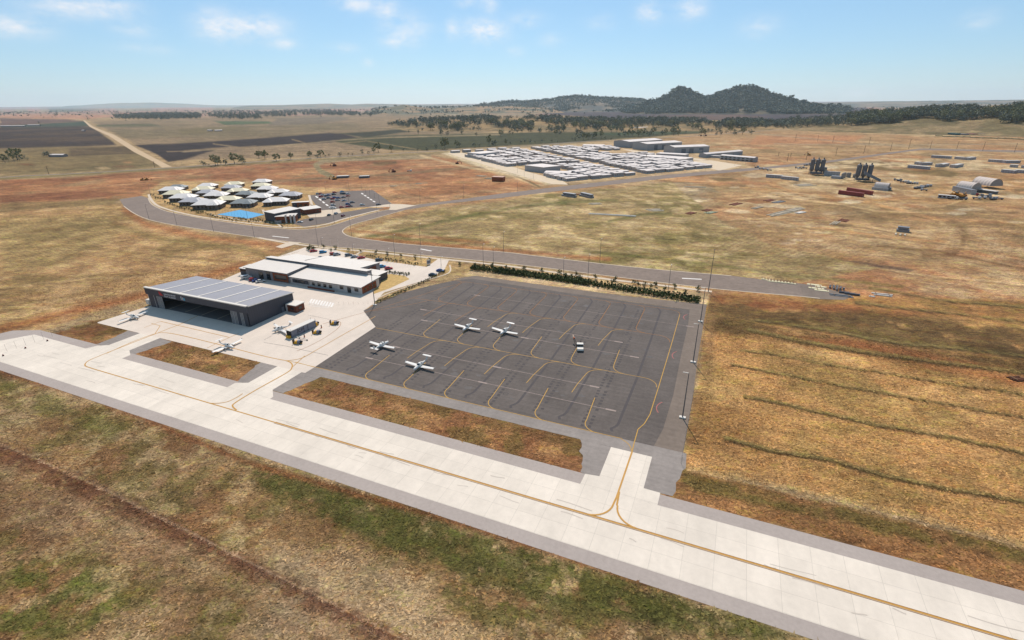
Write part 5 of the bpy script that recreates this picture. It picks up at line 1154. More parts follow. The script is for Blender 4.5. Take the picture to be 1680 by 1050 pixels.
# ------------------------------------------------------------------ lamp posts, masts, power poles
def lamp(p, top, label, group, hd=None, name='street_lamp'):
    h = max(4, tall(p, top)); e = empty(name, at(*p), hd if hd is not None else ANG+R(90), label, 'street lamp', group)
    MB().tube((0,0,0),(0,0,h),.12,6,0,.07).build('pole', M_POLE, e); MB().tube((0,0,h-.1),(1.3,0,h+.25),.06,5).build('arm', M_POLE, e)
    MB().box(1.1, 1.9, -.18, .18, h+.18, h+.33).build('lamp_head', M_OFFW, e)
def pxh(x, y, m=12.5): r = at(x, y); d = math.hypot(*r); return y-m*FPX*.97/ (d/math.cos(PITCH)*.98)
NS = [(245,360.5),(290.5,370.2),(350.5,380),(417.5,389.5),(522.5,405.5)]
for k, p_ in enumerate(NS): lamp(p_, (p_[0]-6.5+k, p_[1]-25-k*2), 'tall grey street lamp on the near kerb of the curved road', 'lamps on the near kerb of the curved road')
for p_, t_ in (((472.5,374),(471,352)), ((548.6,366),(545,341)), ((407,362),(402,342)), ((354,352),(349,335)), ((248,323.5),(243.5,304)), ((256,328),(251.5,311)), ((520,368.5),(518.5,352))): lamp(p_, t_, 'thin street lamp on the village side of the curved road', 'lamps on the village side of the road')
for p_, t_ in (((577,387.2),(573.5,355)), ((648,421.2),(645.6,386.5)), ((690,402),(688,368.5)), ((793,434.7),(793,402)), ((809.5,437.2),(809.5,407)), ((689.5,333),(689,312.5)), ((761,324.8),(761,303.5)), ((826,411),(827,381)), ((849,314),(849,298)), ((924,457.5),(924.5,424)), ((964.6,455.3),(966.5,419)), ((984,429.5),(985.5,393)), ((1095.5,482.5),(1099,436))): lamp(p_, t_, 'tall street lamp on the verge of the road right of the junction', 'lamps along the road right of the junction')
for x, y, h in ((636.8,427,18),(691,430.5,14),(723.8,436.8,14),(580,420,18),(528,403,12)): lamp((x,y), (x,y-h), 'short lamp post beside the concrete car park behind the training centre', 'short lamps round the terminal car park')
for x, y, h in ((557,415,22),(544,408,15),(585,418,18),(596,420,19)):
    e = empty('flagpole', at(x,y), 0, 'thin pale flagpole on the verge behind the training centre', 'flagpole', 'flagpoles behind the training centre'); hh_ = tall((x,y),(x,y-h)); MB().tube((0,0,0),(0,0,hh_),.07,6,0,.04).build('pole', M_OFFW, e); MB().tube((0,0,hh_),(0,0,hh_+.15),.1,6).build('finial', M_OFFW, e)
for x, y, h in ((535,317,18),(573,312.5,18),(593,311,9),(600,317.4,10),(607,321.5,10),(614.7,325.5,9),(622.5,334,15),(521,318,8),(558,345,9),(548,337,9),(619,350,13),(640,341,5),(572,330,9)): lamp((x,y),(x,y-h),'small lamp post round the cabin village car park','lamps round the village car park')
for x, y, h in ((972,295,13),(935,299,13),(932,303,14),(849,284,10),(860,290,11),(875,293,11),(1003,292,9),(1085,286,9),(1205,272,9),(1180,264,9),(1223,269,8),(1238,274,9)): lamp((x,y),(x,y-h),'small distant lamp beside the white cabin camp','lamps round the cabin camp')
MAST = [((1119.5,685.5),(1131,611)), ((1137,594.5),(1147,531)), ((1149,527.8),(1157.5,472)), ((615,500.6),(609.5,449)), ]
for k, (p_, t_) in enumerate(MAST):
    lb = ('apron floodlight mast nearest the camera at the right edge of the apron', 'apron floodlight mast second from the front along the right edge', 'apron floodlight mast at the far right corner of the apron by the hedge end', 'apron floodlight mast between the hangar and the training centre')[k]
    h = tall(p_, t_)-.3; e = empty('floodlight_mast', (*at(*p_), .05), ANG, lb, 'light mast', 'apron floodlight masts')
    MB().box(-.9,.9,-.5,.5,0,.35).build('base', M_OFFW, e); MB().tube((0,0,.35),(0,0,h),.18,8,0,.10).build('pole', M_POLE, e)
    f = MB(); f.box(-1.6,-.1,-.15,.1,h-.1,h+.1); f.build('floodlight_bar', M_OFFW, e)
e = empty('antenna_mast', at(1162,478.5), 0, 'very tall thin mast where the footpath ends beside the road', 'mast'); h = tall((1162,478.5),(1172.5,409)); MB().tube((0,0,0),(0,0,h),.2,6,0,.08).build('pole', M_POLE, e); MB().box(-.5,.5,-.08,.08,h-.2,h-.05).build('crossbar', M_POLE, e)
PPX = [(1305,230.5,10.5),(1341,232.5,11),(1366,234.5,12),(1425.5,237,12.5),(1490.5,244.5,16.5),(1569.5,244.6,13.5),(1612,247.5,15),(1664,250,15.5),(1460.5,247.5,14),(1417,252,13.5),(1371,255.5,13),(1525.5,244.5,13.5),(1322.5,262.5,15),(1291.5,265,14),(1277,256,7),(1297,258,7),(80,285.5,13.5),(254,275,11),(1202,262,10),(1060,262,9)]
for x, y, h in PPX:
    e = empty('power_pole', at(x,y), R(40), 'dark timber power pole with a crossarm in the line across the plain', 'power pole', 'power poles across the plain'); hh_ = tall((x,y),(x,y-h))
    MB().tube((0,0,0),(0,0,hh_),.28,6,0,.2).build('pole', mat('dark_timber', (84,74,66), .9), e); a_ = MB(); a_.box(-1.5,1.5,-.15,.15,hh_-1.2,hh_-.95); a_.box(-1.1,1.1,-.15,.15,hh_-3.4,hh_-3.15); a_.build('crossarm', mat('dark_timber', (84,74,66), .9), e)
# perimeter fences
def fence(p0, p1, n, label, h=2.3, rail=True, m=None):
    a, rz, ln = along(p0, p1); e = empty('fence', a, rz, label, 'fence')
    pm = MB(); pm.tube((0,0,0),(0,0,h),.028,5,0,.024); pmesh = pm.mesh('post', m or M_POLE)
    for k in range(n): o = link(bpy.data.objects.new('post', pmesh), e); o.location = (ln*k/(n-1), 0, 0)
    w = MB()
    for z in (h*.35, h*.7, h*.96): w.tube((0,0,z),(ln,0,z),.005,3)
    w.build('wires', M_STEEL, e)
M_FPD = mat('fence_post_dark', (70,62,56), .8)
fence((0,716),(460,960), 22, 'thin post-and-wire fence running along the red track in the foreground', m=M_FPD); fence((460,960),(640,1060), 7, 'thin post-and-wire fence at the bottom edge beside the red track', m=M_FPD)
fence((1118,762),(1700,896), 26, 'post-and-wire fence across the golden grass right of the apron', m=M_FPD); fence((1117,760),(1166,488), 46, 'dark security fence along the right edge of the apron', 2.6)
fence((12,577),(86,552), 6, 'fence posts behind the left end of the taxiway', 3.2, m=M_FPD); fence((86,552),(246,502), 14, 'fence along the dry field left of the hangar', 2.6, m=M_FPD); fence((262,497),(396,446), 16, 'fence behind the hangar along the dry field', 2.2, m=M_FPD)
fence((508,500),(612,499), 14, 'low bollard fence between the hangar annex and the floodlight mast', 1.4, m=M_WOOD)
fence((366,353),(407,361), 9, 'tall net fence along the road side of the blue court', 5, m=M_FPD); fence((356,351.5),(394,343.8), 9, 'tall net fence along the back left of the blue court', 4, m=M_FPD); fence((394,343.8),(434,351.5), 9, 'tall net fence along the back right of the blue court', 4, m=M_FPD)
for x, y, lb in ((78,559.5,'rightmost'),(42,571.5,'middle'),(5.5,584,'leftmost')):
    e = empty('taxiway_marker', (*at(x,y), .05), ANG, lb+' of the three small red markers at the left end of the taxiway', 'marker'); MB().tube((0,0,0),(0,0,.3),.3,8).build('base', M_BLACK, e); MB().tube((0,0,.3),(0,0,.6),.25,8,0,.12).build('lens', M_RED, e)

# ------------------------------------------------------------------ hedge and shrubs
r_ = random.Random(9)
hd_ = MB()
hl = [(777,441),(840,448.5),(920,459),(1000,471),(1080,484),(1148,494)]; hp = px(smooth(hl, 10))
for i in range(len(hp)-1):
    p_, q_ = Vector(hp[i]), Vector(hp[i+1]); n_ = max(1, int((q_-p_).length/1.3)); nn = Vector((-(q_-p_).y, (q_-p_).x)).normalized()
    for k in range(n_):
        c = p_.lerp(q_, k/n_)
        for s in (-1.5, -.5, .5, 1.5): leaves(hd_, (c.x+nn.x*s*1.6, c.y+nn.y*s*1.6, .9+r_.uniform(-.1,.3)), (1.3, 1.3, 1.1), 24, .42, r_)
tag(hd_.build('hedge', M_HEDGE), 'long dense dark green hedge between the apron and the road footpath', 'hedge')
SV = []
for sd in range(4):
    s = MB(); rr_ = random.Random(sd+60)
    for k in range(5): leaves(s, (rr_.uniform(-.5,.5), rr_.uniform(-.5,.5), .7+.35*k), (.75,.75,.5), 20, .2, rr_)
    t = MB(); t.tube((0,0,-.1),(0,0,1.4),.07,5); SV.append((s.mesh('crown', M_SHR), t.mesh('trunk', M_BARK)))
def shrub(x, y, sz, lb, gp):
    e = empty('shrub', at(x,y), r_.uniform(0,6), lb, 'shrub', gp); v = r_.choice(SV); k = sz*r_.uniform(.85,1.2); e.scale = (k, k, k*.9); link(bpy.data.objects.new('crown', v[0]), e); link(bpy.data.objects.new('trunk', v[1]), e)
for x, y in [(200,80),(165,90),(318,92),(432,105),(550,120),(625,140),(665,130),(680,150),(785,145),(918,160),(1040,180),(1068,195),(1150,205),(1180,195),(1240,225),(1305,207),(1375,245),(1455,225),(108,75),(50,80),(590,140),(900,178),(1110,205)]: shrub(780+x/4, 421.5+y/4, 1.25, 'round dark shrub on the pale verge above the long hedge', 'shrubs above the hedge')
for x, y in [(165,655),(265,668),(378,682),(482,695),(615,708),(712,720),(830,735),(955,752),(1078,772),(1335,808),(1460,820),(1535,840),(1610,835),(225,690)]: shrub(500+x/5.25, 282+y/5.25, 1.1, 'round shrub on the grass verge between the footpath and the terminal car park', 'shrubs on the terminal verge')
for k in range(26): shrub(601+k*3.4+r_.uniform(-1,1), 421+k*.56+r_.uniform(-1.3,1.3), .62, 'low clumpy bush in the bed along the terminal car park', 'low bushes in the car park bed')
for k in range(26): shrub(629+k*1.7+r_.uniform(-1,1), 447.5+k*.16+r_.uniform(-1.6,1.6), .6, 'low grey-green bush in the bed right of the training centre', 'low bushes right of the training centre')
for k in range(44):
    t = k/43; shrub(618+t*112+r_.uniform(-.8,.8), 497-t*52+6*math.sin(t*3.1)*.4+r_.uniform(-1,1), .6, 'low bush in the strip between the driveway and the apron', 'low bushes along the apron driveway')
for x, y in ((505,410),(509,409),(513,410),(508,412),(516,411)): shrub(x, y, 1.3, 'dark bush clump at the corner of the terminal car park', 'bush clump at the car park corner')
for k in range(46):
    t = k/45; a = at(248+t*176, 327+ (1-(1-t)**1.9)*42.5-2.5+r_.uniform(-2.8,0)); SVp = (248+t*176, 327+(1-(1-t)**1.9)*42.5-3.5+r_.uniform(-4,0)); shrub(*SVp, .95, 'dark shrub in the planted strip between the curved road and the cabins', 'shrubs along the curved road')
for x, y in ((427,362),(431,364),(436,366),(443,367),(449,367.5),(424,360),(463,373),(520,345),(514,346)): shrub(x, y, .9, 'small shrub in front of the dark village hall', 'shrubs by the village hall')

# ------------------------------------------------------------------ hip-roofed cabins
def hip(mb, x0, x1, y0, y1, z0, z1, mi=0, th=.15):
    w = min(x1-x0, y1-y0)/2
    if x1-x0 >= y1-y0: a, b = (x0+w, (y0+y1)/2, z1), (x1-w, (y0+y1)/2, z1)
    else: a, b = ((x0+x1)/2, y0+w, z1), ((x0+x1)/2, y1-w, z1)
    c = [(x0,y0,z0),(x1,y0,z0),(x1,y1,z0),(x0,y1,z0)]
    if x1-x0 >= y1-y0: F = [(c[0],c[1],b,a),(c[1],c[2],b),(c[2],c[3],a,b),(c[3],c[0],a)]
    else: F = [(c[0],c[1],a),(c[1],c[2],b,a),(c[2],c[3],b),(c[3],c[0],a,b)]
    for f in F: mb.quad(f, mi)
    mb.quad(c[::-1], mi)
M_CAB = mat('cabin_dark_wall', (116,108,104), .85, .12, 1); M_CABL = mat('cabin_light_wall', (120,118,120), .85, .1, 1)
RC = {'white': (253,248,244), 'cream': (253,244,212), 'mid-grey': (200,200,206), 'dark grey': (146,154,156)}
proto = {}
def cabin(x, y, c, w, flip, label):
    e = empty('cabin_house', at(x,y), R(8)+r_.uniform(-.05,.05)+(math.pi if flip else 0)*0, label, 'house', 'hip-roofed cabins in the curved village')
    k = c+str(flip)
    if k not in proto:
        sx = -1 if flip else 1; rm_ = ribbed('cabin_roof_'+c.replace(' ', '_').replace('-', '_'), RC[c], .8, 0, .03, var=.06) if 'cabin_roof_'+c.replace(' ', '_').replace('-', '_') not in MATS else MATS['cabin_roof_'+c.replace(' ', '_').replace('-', '_')]
        wb = MB(); wb.box(-10.5,10.5,-4.6,6,0,3.1); a_, b_ = sorted((sx*2, sx*9.2)); wb.box(a_,b_,-7.6,-4.603,0,3.1)
        rb = MB(); hip(rb,-11.4,11.4,-5.5,6.9,3.1,5.7); a2_, b2_ = sorted((sx*1.2, sx*10)); hip(rb,a2_,b2_,-8.5,3.2,3.14,5.4)
        wl_ = []
        for xx in (-9,-6.2,-3.2,-.6): wl_.append((sx*xx-.7,sx*xx+.7,-4.68,-4.603,.9,2.4))
        for xx in (3.6,6.6): wl_.append((sx*xx-.8,sx*xx+.8,-7.68,-7.603,.5,2.5))
        for yy in (-2,1.5): wl_.append((10.503,10.58,yy,yy+1.6,.9,2.3))
        proto[k] = [('wall', wb.mesh('wall', M_CAB)), ('roof', rb.mesh('roof', rm_))]+[('window', MB().box(*q).mesh('window', M_GLASS)) for q in wl_]
    s = w/41.0; e.scale = (s, s*1.2, s*1.25)
    for nm, me_ in proto[k]: link(bpy.data.objects.new(nm, me_), e)
CAB = [(383,203,'dark grey',170,'at the far back left of the village'),(325,232,'white',205,'at the far left of the village above a cream roof'),(372,268,'cream',215,'at the left village edge by the shrubs'),(432,300,'white',215,'between the cream left roof and a mid-grey one, near the curve'),(515,332,'mid-grey',205,'near the curve, left of the large white front roof'),(650,362,'white',235,'frontmost, just left of the blue court'),
       (637,192,'white',180,'in the back row left of centre'),(600,224,'cream',190,'behind a mid-grey roof left of centre'),(635,252,'mid-grey',180,'in the middle-left of the village behind a white roof'),(715,278,'white',205,'in the middle of the village left of a cream roof'),(815,316,'cream',200,'in the front row between white and dark grey roofs'),(950,345,'dark grey',200,'in the front row directly behind the blue court'),
       (868,178,'cream',180,'in the back row right of centre'),(842,208,'mid-grey',180,'behind the cream roof in the centre back'),(898,238,'cream',185,'in the centre of the village'),(972,264,'dark grey',180,'in the centre-right behind a white roof'),(1090,292,'white',205,'in the right-centre behind the court'),(1228,330,'white',205,'front row, right of the dark grey roof'),
       (1106,156,'white',185,'in the back row at the far right'),(1095,192,'cream',185,'second from the back at the right'),(1152,220,'white',190,'right of centre in front of the cream back roof'),(1245,248,'white',190,'at the right beside the mid-grey corner roof'),(1352,275,'mid-grey',190,'at the right corner next to the car park')]
for k, (x, y, c, w, lb) in enumerate(CAB): cabin(220+x/5.25, 270+(y+14)/5.25, c, w/5.25, k in (7,10,12,14,17,21), f'{c}-roofed cabin {lb}')

def block(p0, p1, depth, h0, h1, name, label, cat, wm, rm=None, over=.5, wins=0, group=None, gable=False, stripe=None, ztop=None):
    """building whose front base runs from p0 to p1; roof from h0 (front) to h1 (rear), optional ridge"""
    a, rz, ln = along(p0, p1); e = empty(name, a, rz, label, cat, group)
    w = MB()
    if gable:
        hm = max(h0, h1)
        w.loft([[(x,0,0),(x,0,h0-.2),(x,depth/2,gable-.2),(x,depth,h0-.2),(x,depth,0)] for x in (0, ln)]); w.build('wall', wm, e)
        r = MB(); o = over
        r.loft([[(x,-o,h0-o*.2-.15),(x,-o,h0-o*.2),(x,depth/2,gable),(x,depth+o,h0-o*.2),(x,depth+o,h0-o*.2-.15),(x,depth/2,gable-.15)] for x in (-o, ln+o)]); r.build('roof', rm or M_WROOF, e)
    else:
        w.hexa([(0,0,0),(ln,0,0),(ln,depth,0),(0,depth,0)], [(0,0,h0-.25),(ln,0,h0-.25),(ln,depth,h1-.25),(0,depth,h1-.25)]); w.build('wall', wm, e)
        o = over; MB().hexa([(-o,-o,h0-.247),(ln+o,-o,h0-.247),(ln+o,depth+o,h1-.247),(-o,depth+o,h1-.247)], [(-o,-o,h0),(ln+o,-o,h0),(ln+o,depth+o,h1),(-o,depth+o,h1)]).build('roof', rm or M_WROOF, e)
    for k in range(wins):
        x = ln*(k+.5)/wins; MB().box(x-ln/wins*.28, x+ln/wins*.28, -.09, -.003, .9, 2.4).build('window', M_GLASS, e)
    return e, ln
e, ln = block((480,340.5), (507,339), 8, 4.4, 3.8, 'village_pavilion', 'small brick and blue-grey pavilion with a flat white roof beside the village car park', 'building', M_BRICK, wins=3); MB().box(.1, ln*.28, -.2, -.1, .05, 4.1).build('grey_panel', M_DARK, e)
e, ln = block((500,352.5), (527.5,348.6), 10, 4.2, 4.8, 'village_hall', 'long brick village building with a white roof at the corner of the car park', 'building', M_BRICK2, wins=0); MB().box(ln*.75, ln*.85, -.09, -.003, 1.3, 2.6).build('window', M_GLASS, e)
e, ln = block((436,361.5), (453,365.2), 22, 7.2, 7.6, 'dark_hall', 'tall charcoal hall with a pale flat roof beside the blue court', 'building', M_DARK)
e, ln = block((453.5,366.2), (485,365), 8.5, 5.2, 5.6, 'village_office', 'brick village office with grey fins and a white roof facing the road', 'building', M_BRICK, wins=4)
for t in (.58, .83, 1.0): MB().box(ln*t-1.0, ln*t+.1, -1.6, .6, 0, 6.2).build('grey_fin', M_LWALL, e)
MB().box(-.8, 4.2, -1.2, -1.05, .1, 2.2).build('patterned_screen', mat('patterned_screen', (176,170,170), .8, .5, 1.2), e)

# ------------------------------------------------------------------ white cabin camp
Pq = [Vector(at(*p)) for p in ((733,250.6), (926,298.2), (1168,275), (982,238.2))]
def camp(u, v): return Pq[0]*(1-u)*(1-v)+Pq[1]*u*(1-v)+Pq[2]*u*v+Pq[3]*(1-u)*v
cu = MB(); cu.box(-8.1,8.1,-5.6,5.6,.5,4.1); cr2 = MB(); cr2.hexa([(-8.5,-6.0,4.1),(8.5,-6.0,4.1),(8.5,6.0,4.1),(-8.5,6.0,4.1)], [(-8.5,-6.0,4.35),(8.5,-6.0,4.35),(8.5,6.0,4.35),(-8.5,6.0,4.35)]); cr2.hexa([(-8.4,-5.9,4.353),(8.4,-5.9,4.353),(8.4,5.9,4.353),(-8.4,5.9,4.353)], [(-8.4,-.2,5.0),(8.4,-.2,5.0),(8.4,.2,5.0),(-8.4,.2,5.0)])
cw = MB()
for xx in (-6.6,-3.4,-.2,3,6.2): cw.box(xx-.5,xx+.5,-5.68,-5.603,1.4,2.8)
for yy in (-3,2): cw.box(-8.18,-8.103,yy,yy+1,1.4,2.8)
cf_ = MB(); cf_.box(-8,8,-5.5,5.5,-.1,.5)
mw, mr, mwi, mf = cu.mesh('wall', M_CABW), cr2.mesh('roof', M_CABR), cw.mesh('windows', M_GLASS), cf_.mesh('base', M_OFFW)
NR, NC = 35, 14; cells = []
e1 = (Pq[2]-Pq[1]).normalized(); rzc = math.atan2(e1.y, e1.x)
for i in range(NR):
    for j in range(NC):
        u = (i+.6)/NR; v = (j+.55)/NC
        if (abs(u-.36) < .013) or abs(v-.46) < .03 or (abs(u-.68) < .013): continue
        if v < .19 and (.60 < u < .87 or .02 < u < .20): continue
        if (.79 < v and .30 < u < .50) or (v > .82 and u < .12): continue
        if r_.random() < .04: continue
        c = camp(u+r_.uniform(-.003,.003), v+r_.uniform(-.006,.006)); cells.append((c.length, c, u, v, (r_.choice((.88,.96,1.0)), r_.choice((.70,.78,.84,.9)), r_.choice((.75,.85,.95,1.08)))))
cells.sort(key=lambda q: q[0])
for _, c, u, v, sc_ in cells[:298]:
    blk = ('back' if u < .36 else 'middle' if u < .68 else 'front')+('-left' if v < .46 else '-right')
    e = empty('camp_cabin', (c.x, c.y, 0), rzc+r_.uniform(-.012,.012), f'white-roofed grey cabin in the {blk} block of the big cabin camp', 'cabin', f'white cabins in the {blk} block')
    e.scale = sc_
    for nm, me_ in (('wall',mw),('roof',mr),('windows',mwi),('base',mf)): link(bpy.data.objects.new(nm, me_), e)
bk = MB()
for _, c, u, v, sc_ in cells[298:]:
    T = Matrix.Translation((c.x, c.y, 0)) @ Matrix.Rotation(rzc, 4, 'Z') @ Matrix.Diagonal((*sc_, 1))
    for src, mi in ((cu, 0), (cr2, 1)):
        b0 = len(bk.v); bk.v += [tuple(T @ Vector(p)) for p in src.v]; bk.f += [tuple(b0+i for i in f) for f in src.f]; bk.m += [mi]*len(src.f)
if bk.v: tag(bk.build('camp_cabins_far', [M_CABW, M_CABR]), 'farthest rows of small white-roofed cabins at the back of the camp', 'cabins', kind='stuff')
block((861,280), (891.5,284), 32, 7.4, 7.0, 'camp_hall', 'large grey hall with a broad white roof at the near left corner of the camp', 'building', M_FARW, M_CABR, .5)
block((767,258), (789,259.6), 50, 7.4, 7.0, 'camp_hall', 'large grey hall with a broad white roof at the far left corner of the camp', 'building', M_FARW, M_CABR, .5)
block((893,288.5), (935,289.5), 16, 4.2, 4.6, 'camp_canteen', 'low long pale building between the near hall and the front cabins', 'building', M_CABW, M_CABR)
block((1050,260.5), (1122,266), 30, 4.6, 4.8, 'camp_canteen', 'very wide low white roof at the right side of the camp', 'building', M_CABW, M_CABR, .3); block((1076,256), (1123,258.6), 20, 4.6, 4.8, 'camp_canteen', 'narrow low white roof behind the widest roof of the camp', 'building', M_CABW, M_CABR, .3)
block((955,242.5), (990,243), 30, 4.6, 4.8, 'camp_canteen', 'low white roof at the far back corner of the camp', 'building', M_CABW, M_CABR, .3)
# sheds to the right of the camp
for p0, p1, dp, h, g, lb in (((1032.5,242.8),(1086,238.8),44,12,14,'farthest of the three tall grey sheds behind the camp'), ((1061,247),(1118,243.4),40,12,14,'middle one of the three tall grey sheds behind the camp'), ((1106,252.2),(1163,250),34,11,13,'nearest of the three tall grey sheds behind the camp')):
    e, ln = block(p0, p1, dp, h, h, 'tall_shed', lb, 'shed', M_FARW, M_CABR, .4, gable=g)
    for t in (.2, .42, .7): MB().box(ln*t, ln*t+9, -.12, -.003, .2, h-3).build('roller_door', mat('roller_door', (118,122,132), .6, .1, .2), e)
block((1158,259), (1218,253.5), 14, 6, 6, 'long_shed', 'long low grey shed with a white roof right of the tall sheds', 'shed', M_FARW, M_CABR, .4, gable=7.5)
e, ln = block((1181,261.5), (1236,266.2), 12, 6.5, 6.5, 'office_block', 'two-storey grey office block with rows of windows beside the bend', 'building', M_FARW, M_CABR, .4, gable=7.6, wins=8)
for k in range(8): MB().box(ln*(k+.5)/8-1.8, ln*(k+.5)/8+1.8, -.09, -.003, 3.7, 5.0).build('window', M_GLASS, e)
MB().box(0, ln, -2.0, -.1, 3.0, 3.2).build('balcony', M_OFFW, e)
block((1146,257.4), (1180,259.5), 8, 3.4, 3.4, 'site_office', 'low grey office strip in front of the long shed', 'building', M_FARW, M_CABR, .3)
block((1136,250.6), (1152,250.8), 8, 5, 4.6, 'lean_to', 'white-roofed lean-to against the nearest tall shed', 'shed', M_FARW, M_CABR, .3)

# ------------------------------------------------------------------ concrete plants
def silo_plant(p, n, hh_, label, conv):
    e = empty('batching_plant', at(*p), R(-20), label, 'concrete plant'); R_ = 2.5
    for k in range(n):
        x = (k-(n-1)/2)*5.7
        s = MB(); s.tube((x,0,6.5),(x,0,hh_),R_,14); s.tube((x,0,3.2),(x,0,6.5),.7,14,0,R_); s.tube((x,0,hh_),(x,0,hh_+.8),R_,14,0,1.2); so_ = s.build('silo', mat('silo_grey', (112,114,120), .6, .2, .5), e)
        f = MB(); f.box(x-.6,x+.6,-.6,.6,hh_+.8,hh_+2.6); f.build('filter', M_POLE, so_)
        for dx, dy in ((-2,-2),(2,-2),(2,2),(-2,2)): MB().tube((x+dx,dy,0),(x+dx,dy,7),.2,5).build('leg', M_POLE, e)
    MB().box(-n*2.2,n*2.2,-2.3,2.3,1.0,3.1).build('mixer', M_POLE, e)
    if conv == 1:
        MB().hexa([(7.5,-1.4,1.2),(17,-1.4,.6),(17,1.4,.6),(7.5,1.4,1.2)], [(7.5,-1.4,8.4),(17,-1.4,2.6),(17,1.4,2.6),(7.5,1.4,8.4)]).build('hopper_ramp', mat('pale_chute', (176,166,150), .7), e)
    else:
        MB().hexa([(-1,-6.5,8.2),(16,-8.5,.6),(16,-5.0,.6),(-1,-3.4,8.2)], [(-1,-6.5,11.6),(16,-8.5,3.6),(16,-5.0,3.6),(-1,-3.4,11.6)]).build('conveyor', mat('conveyor_grey', (134,140,150), .6, .1, .6), e)
        for x in (2, 9): MB().tube((x,-5.6,0),(x,-5.6,9-x*.45),.25,5).build('leg', M_POLE, e)
silo_plant((1338,286.5), 3, 18.0, 'left concrete batching plant with three tall grey silos', 1); silo_plant((1414,297), 3, 17.6, 'right concrete batching plant with silos and a slanting enclosed conveyor', 2)
block((1351,288), (1377,289.6), 4, 5.2, 5.2, 'screen_wall', 'long grey screen wall beside the left concrete plant', 'wall', M_FARW, M_STEEL, .1)
block((1363,292.6), (1379,293.8), 7, 2.8, 2.8, 'site_hut', 'low grey site hut between the two concrete plants', 'hut', M_FARW, M_STEEL, .2)
block((1344,281), (1356,281), 5, 5, 5, 'site_hut', 'boxy dark hut behind the left concrete plant', 'hut', M_POLE, M_STEEL, .2)
for x, y, h in ((1381.5,293.5,6.2),(1384.5,292,6),(1390,291,5),(1393,291,5),(1401,291.6,4)):
    e = empty('steel_tank', at(x,y), 0, 'grey upright steel tank standing between the two concrete plants', 'tank', 'upright tanks between the plants'); MB().tube((0,0,0),(0,0,h),1.6,12).build('shell', M_STEEL, e); MB().tube((0,0,h),(0,0,h+.7),1.6,12,0,.4).build('lid', M_POLE, e)
def arch(p0, p1, dp, hb, ha, label, wall=True):
    a, rz, ln = along(p0, p1); e = empty('arched_shelter', a, rz, label, 'shelter')
    if wall: w = MB(); w.box(-1,ln+1,-2.0,.4,0,hb); w.build('container_wall', M_FARW, e); w = MB(); w.box(-1,ln+1,dp-.4,dp+2.0,0,hb); w.build('container_wall', M_FARW, e)
    r = MB(); n = 14; rings = []
    for i, x in enumerate(np.linspace(0, ln, 13)):
        k = 1-.035*(i % 2); rings.append([(x, dp/2-dp/2*math.cos(math.pi*t/n)*k, hb+.02+ha*math.sin(math.pi*t/n)*k) for t in range(n+1)])
    b0 = 0
    for i in range(len(rings)-1):
        for t in range(n): r.quad([rings[i][t], rings[i+1][t], rings[i+1][t+1], rings[i][t+1]])
    r.build('fabric_roof', mat('shelter_fabric', (226,214,206), .8, .04, .3), e)
    g = MB(); g.v += [(ln-.3, y, z) for (_, y, z) in rings[0]]; g.f.append(tuple(range(n+1))); g.m.append(0); g.build('end_wall', mat('shelter_end', (170,164,160), .8, .06, .5), e)
arch((1432.5,310.8), (1455,313), 9, 2.6, 4.6, 'single small arched white shelter beside the right concrete plant')
arch((1566,311.8), (1592,315.6), 13, 3.2, 5.8, 'front one of the two large ribbed arched shelters on the right')
arch((1592,305), (1622,309.8), 15, 2.6, 7.2, 'rear one of the two large ribbed arched shelters on the right', False)
block((1561,312.8), (1592,319.4), 5, 4.6, 4.6, 'grey_shed', 'flat grey shed in front of the pair of arched shelters', 'shed', M_FARW, M_STEEL, .2)
block((1598,314.5), (1631,319), 5, 3.0, 3.0, 'open_canopy', 'low pale canopy beside the pair of arched shelters', 'canopy', M_POLE, M_OFFW, .6)
def box_row(items, name, label, cat, wm, rm, dp=3.0, h=3.2, group=None, wins=0):
    for (x0, y0, x1, y1) in items: block((x0,y0), (x1,y1), dp, h, h, name, label, cat, wm, rm, .12, group=group, wins=wins)
for it, lb in (((1374.5,318.4,1414.5,323.6),'nearer long red container beside the small arched shelter'), ((1388,313.6,1428,320.2),'farther long red container half hidden behind its twin')): box_row([it], 'red_container', lb, 'container', M_CONTR, mat('container_red_roof', (150,70,64), .7, .15, .5), 3.2, 3.7)
Q = lambda x, y: (1480+x/8.4, 250+y/8.4)
HUTS = [(395,72,668,88),(715,92,900,108),(900,106,1015,98),(1178,130,1420,146),(1420,150,1628,150),(163,165,262,176),(262,178,415,176),(463,195,520,204),(520,205,648,186),(663,210,720,216),(720,214,842,196),(68,212,352,238),(1475,205,1585,212),(1632,215,1720,225),(1355,275,1540,292),(1545,280,1720,292)]
box_row([(*Q(a_, b_), *Q(c_, d_)) for a_, b_, c_, d_ in HUTS], 'site_hut', 'long pale site hut with rust streaks among the huts on the right plain', 'hut', ribbed('streaked_hut_wall', (176,172,174), 3.0, 0, .16, var=.14), M_OFFW, 6, 3.8, 'pale site huts on the right plain')
box_row([(1256,291,1283,292.8), (1281,294,1308,296.5)], 'site_hut', 'long pale site hut left of the concrete plants', 'hut', MATS['streaked_hut_wall'], M_OFFW, 4, 3.6, 'pale site huts left of the plants')
box_row([(1538,324.5,1566,327)], 'site_hut', 'long pale portable hut in front of the arched shelters', 'hut', MATS['streaked_hut_wall'], M_OFFW, 4, 3.0, None, 4)
box_row([(807,297.5,825,298.2)], 'brick_store', 'small orange brick store with a pale roof on the orange earthworks', 'shed', M_BRICK, mat('salmon_roof', (214,176,156), .8), 9, 5.2)
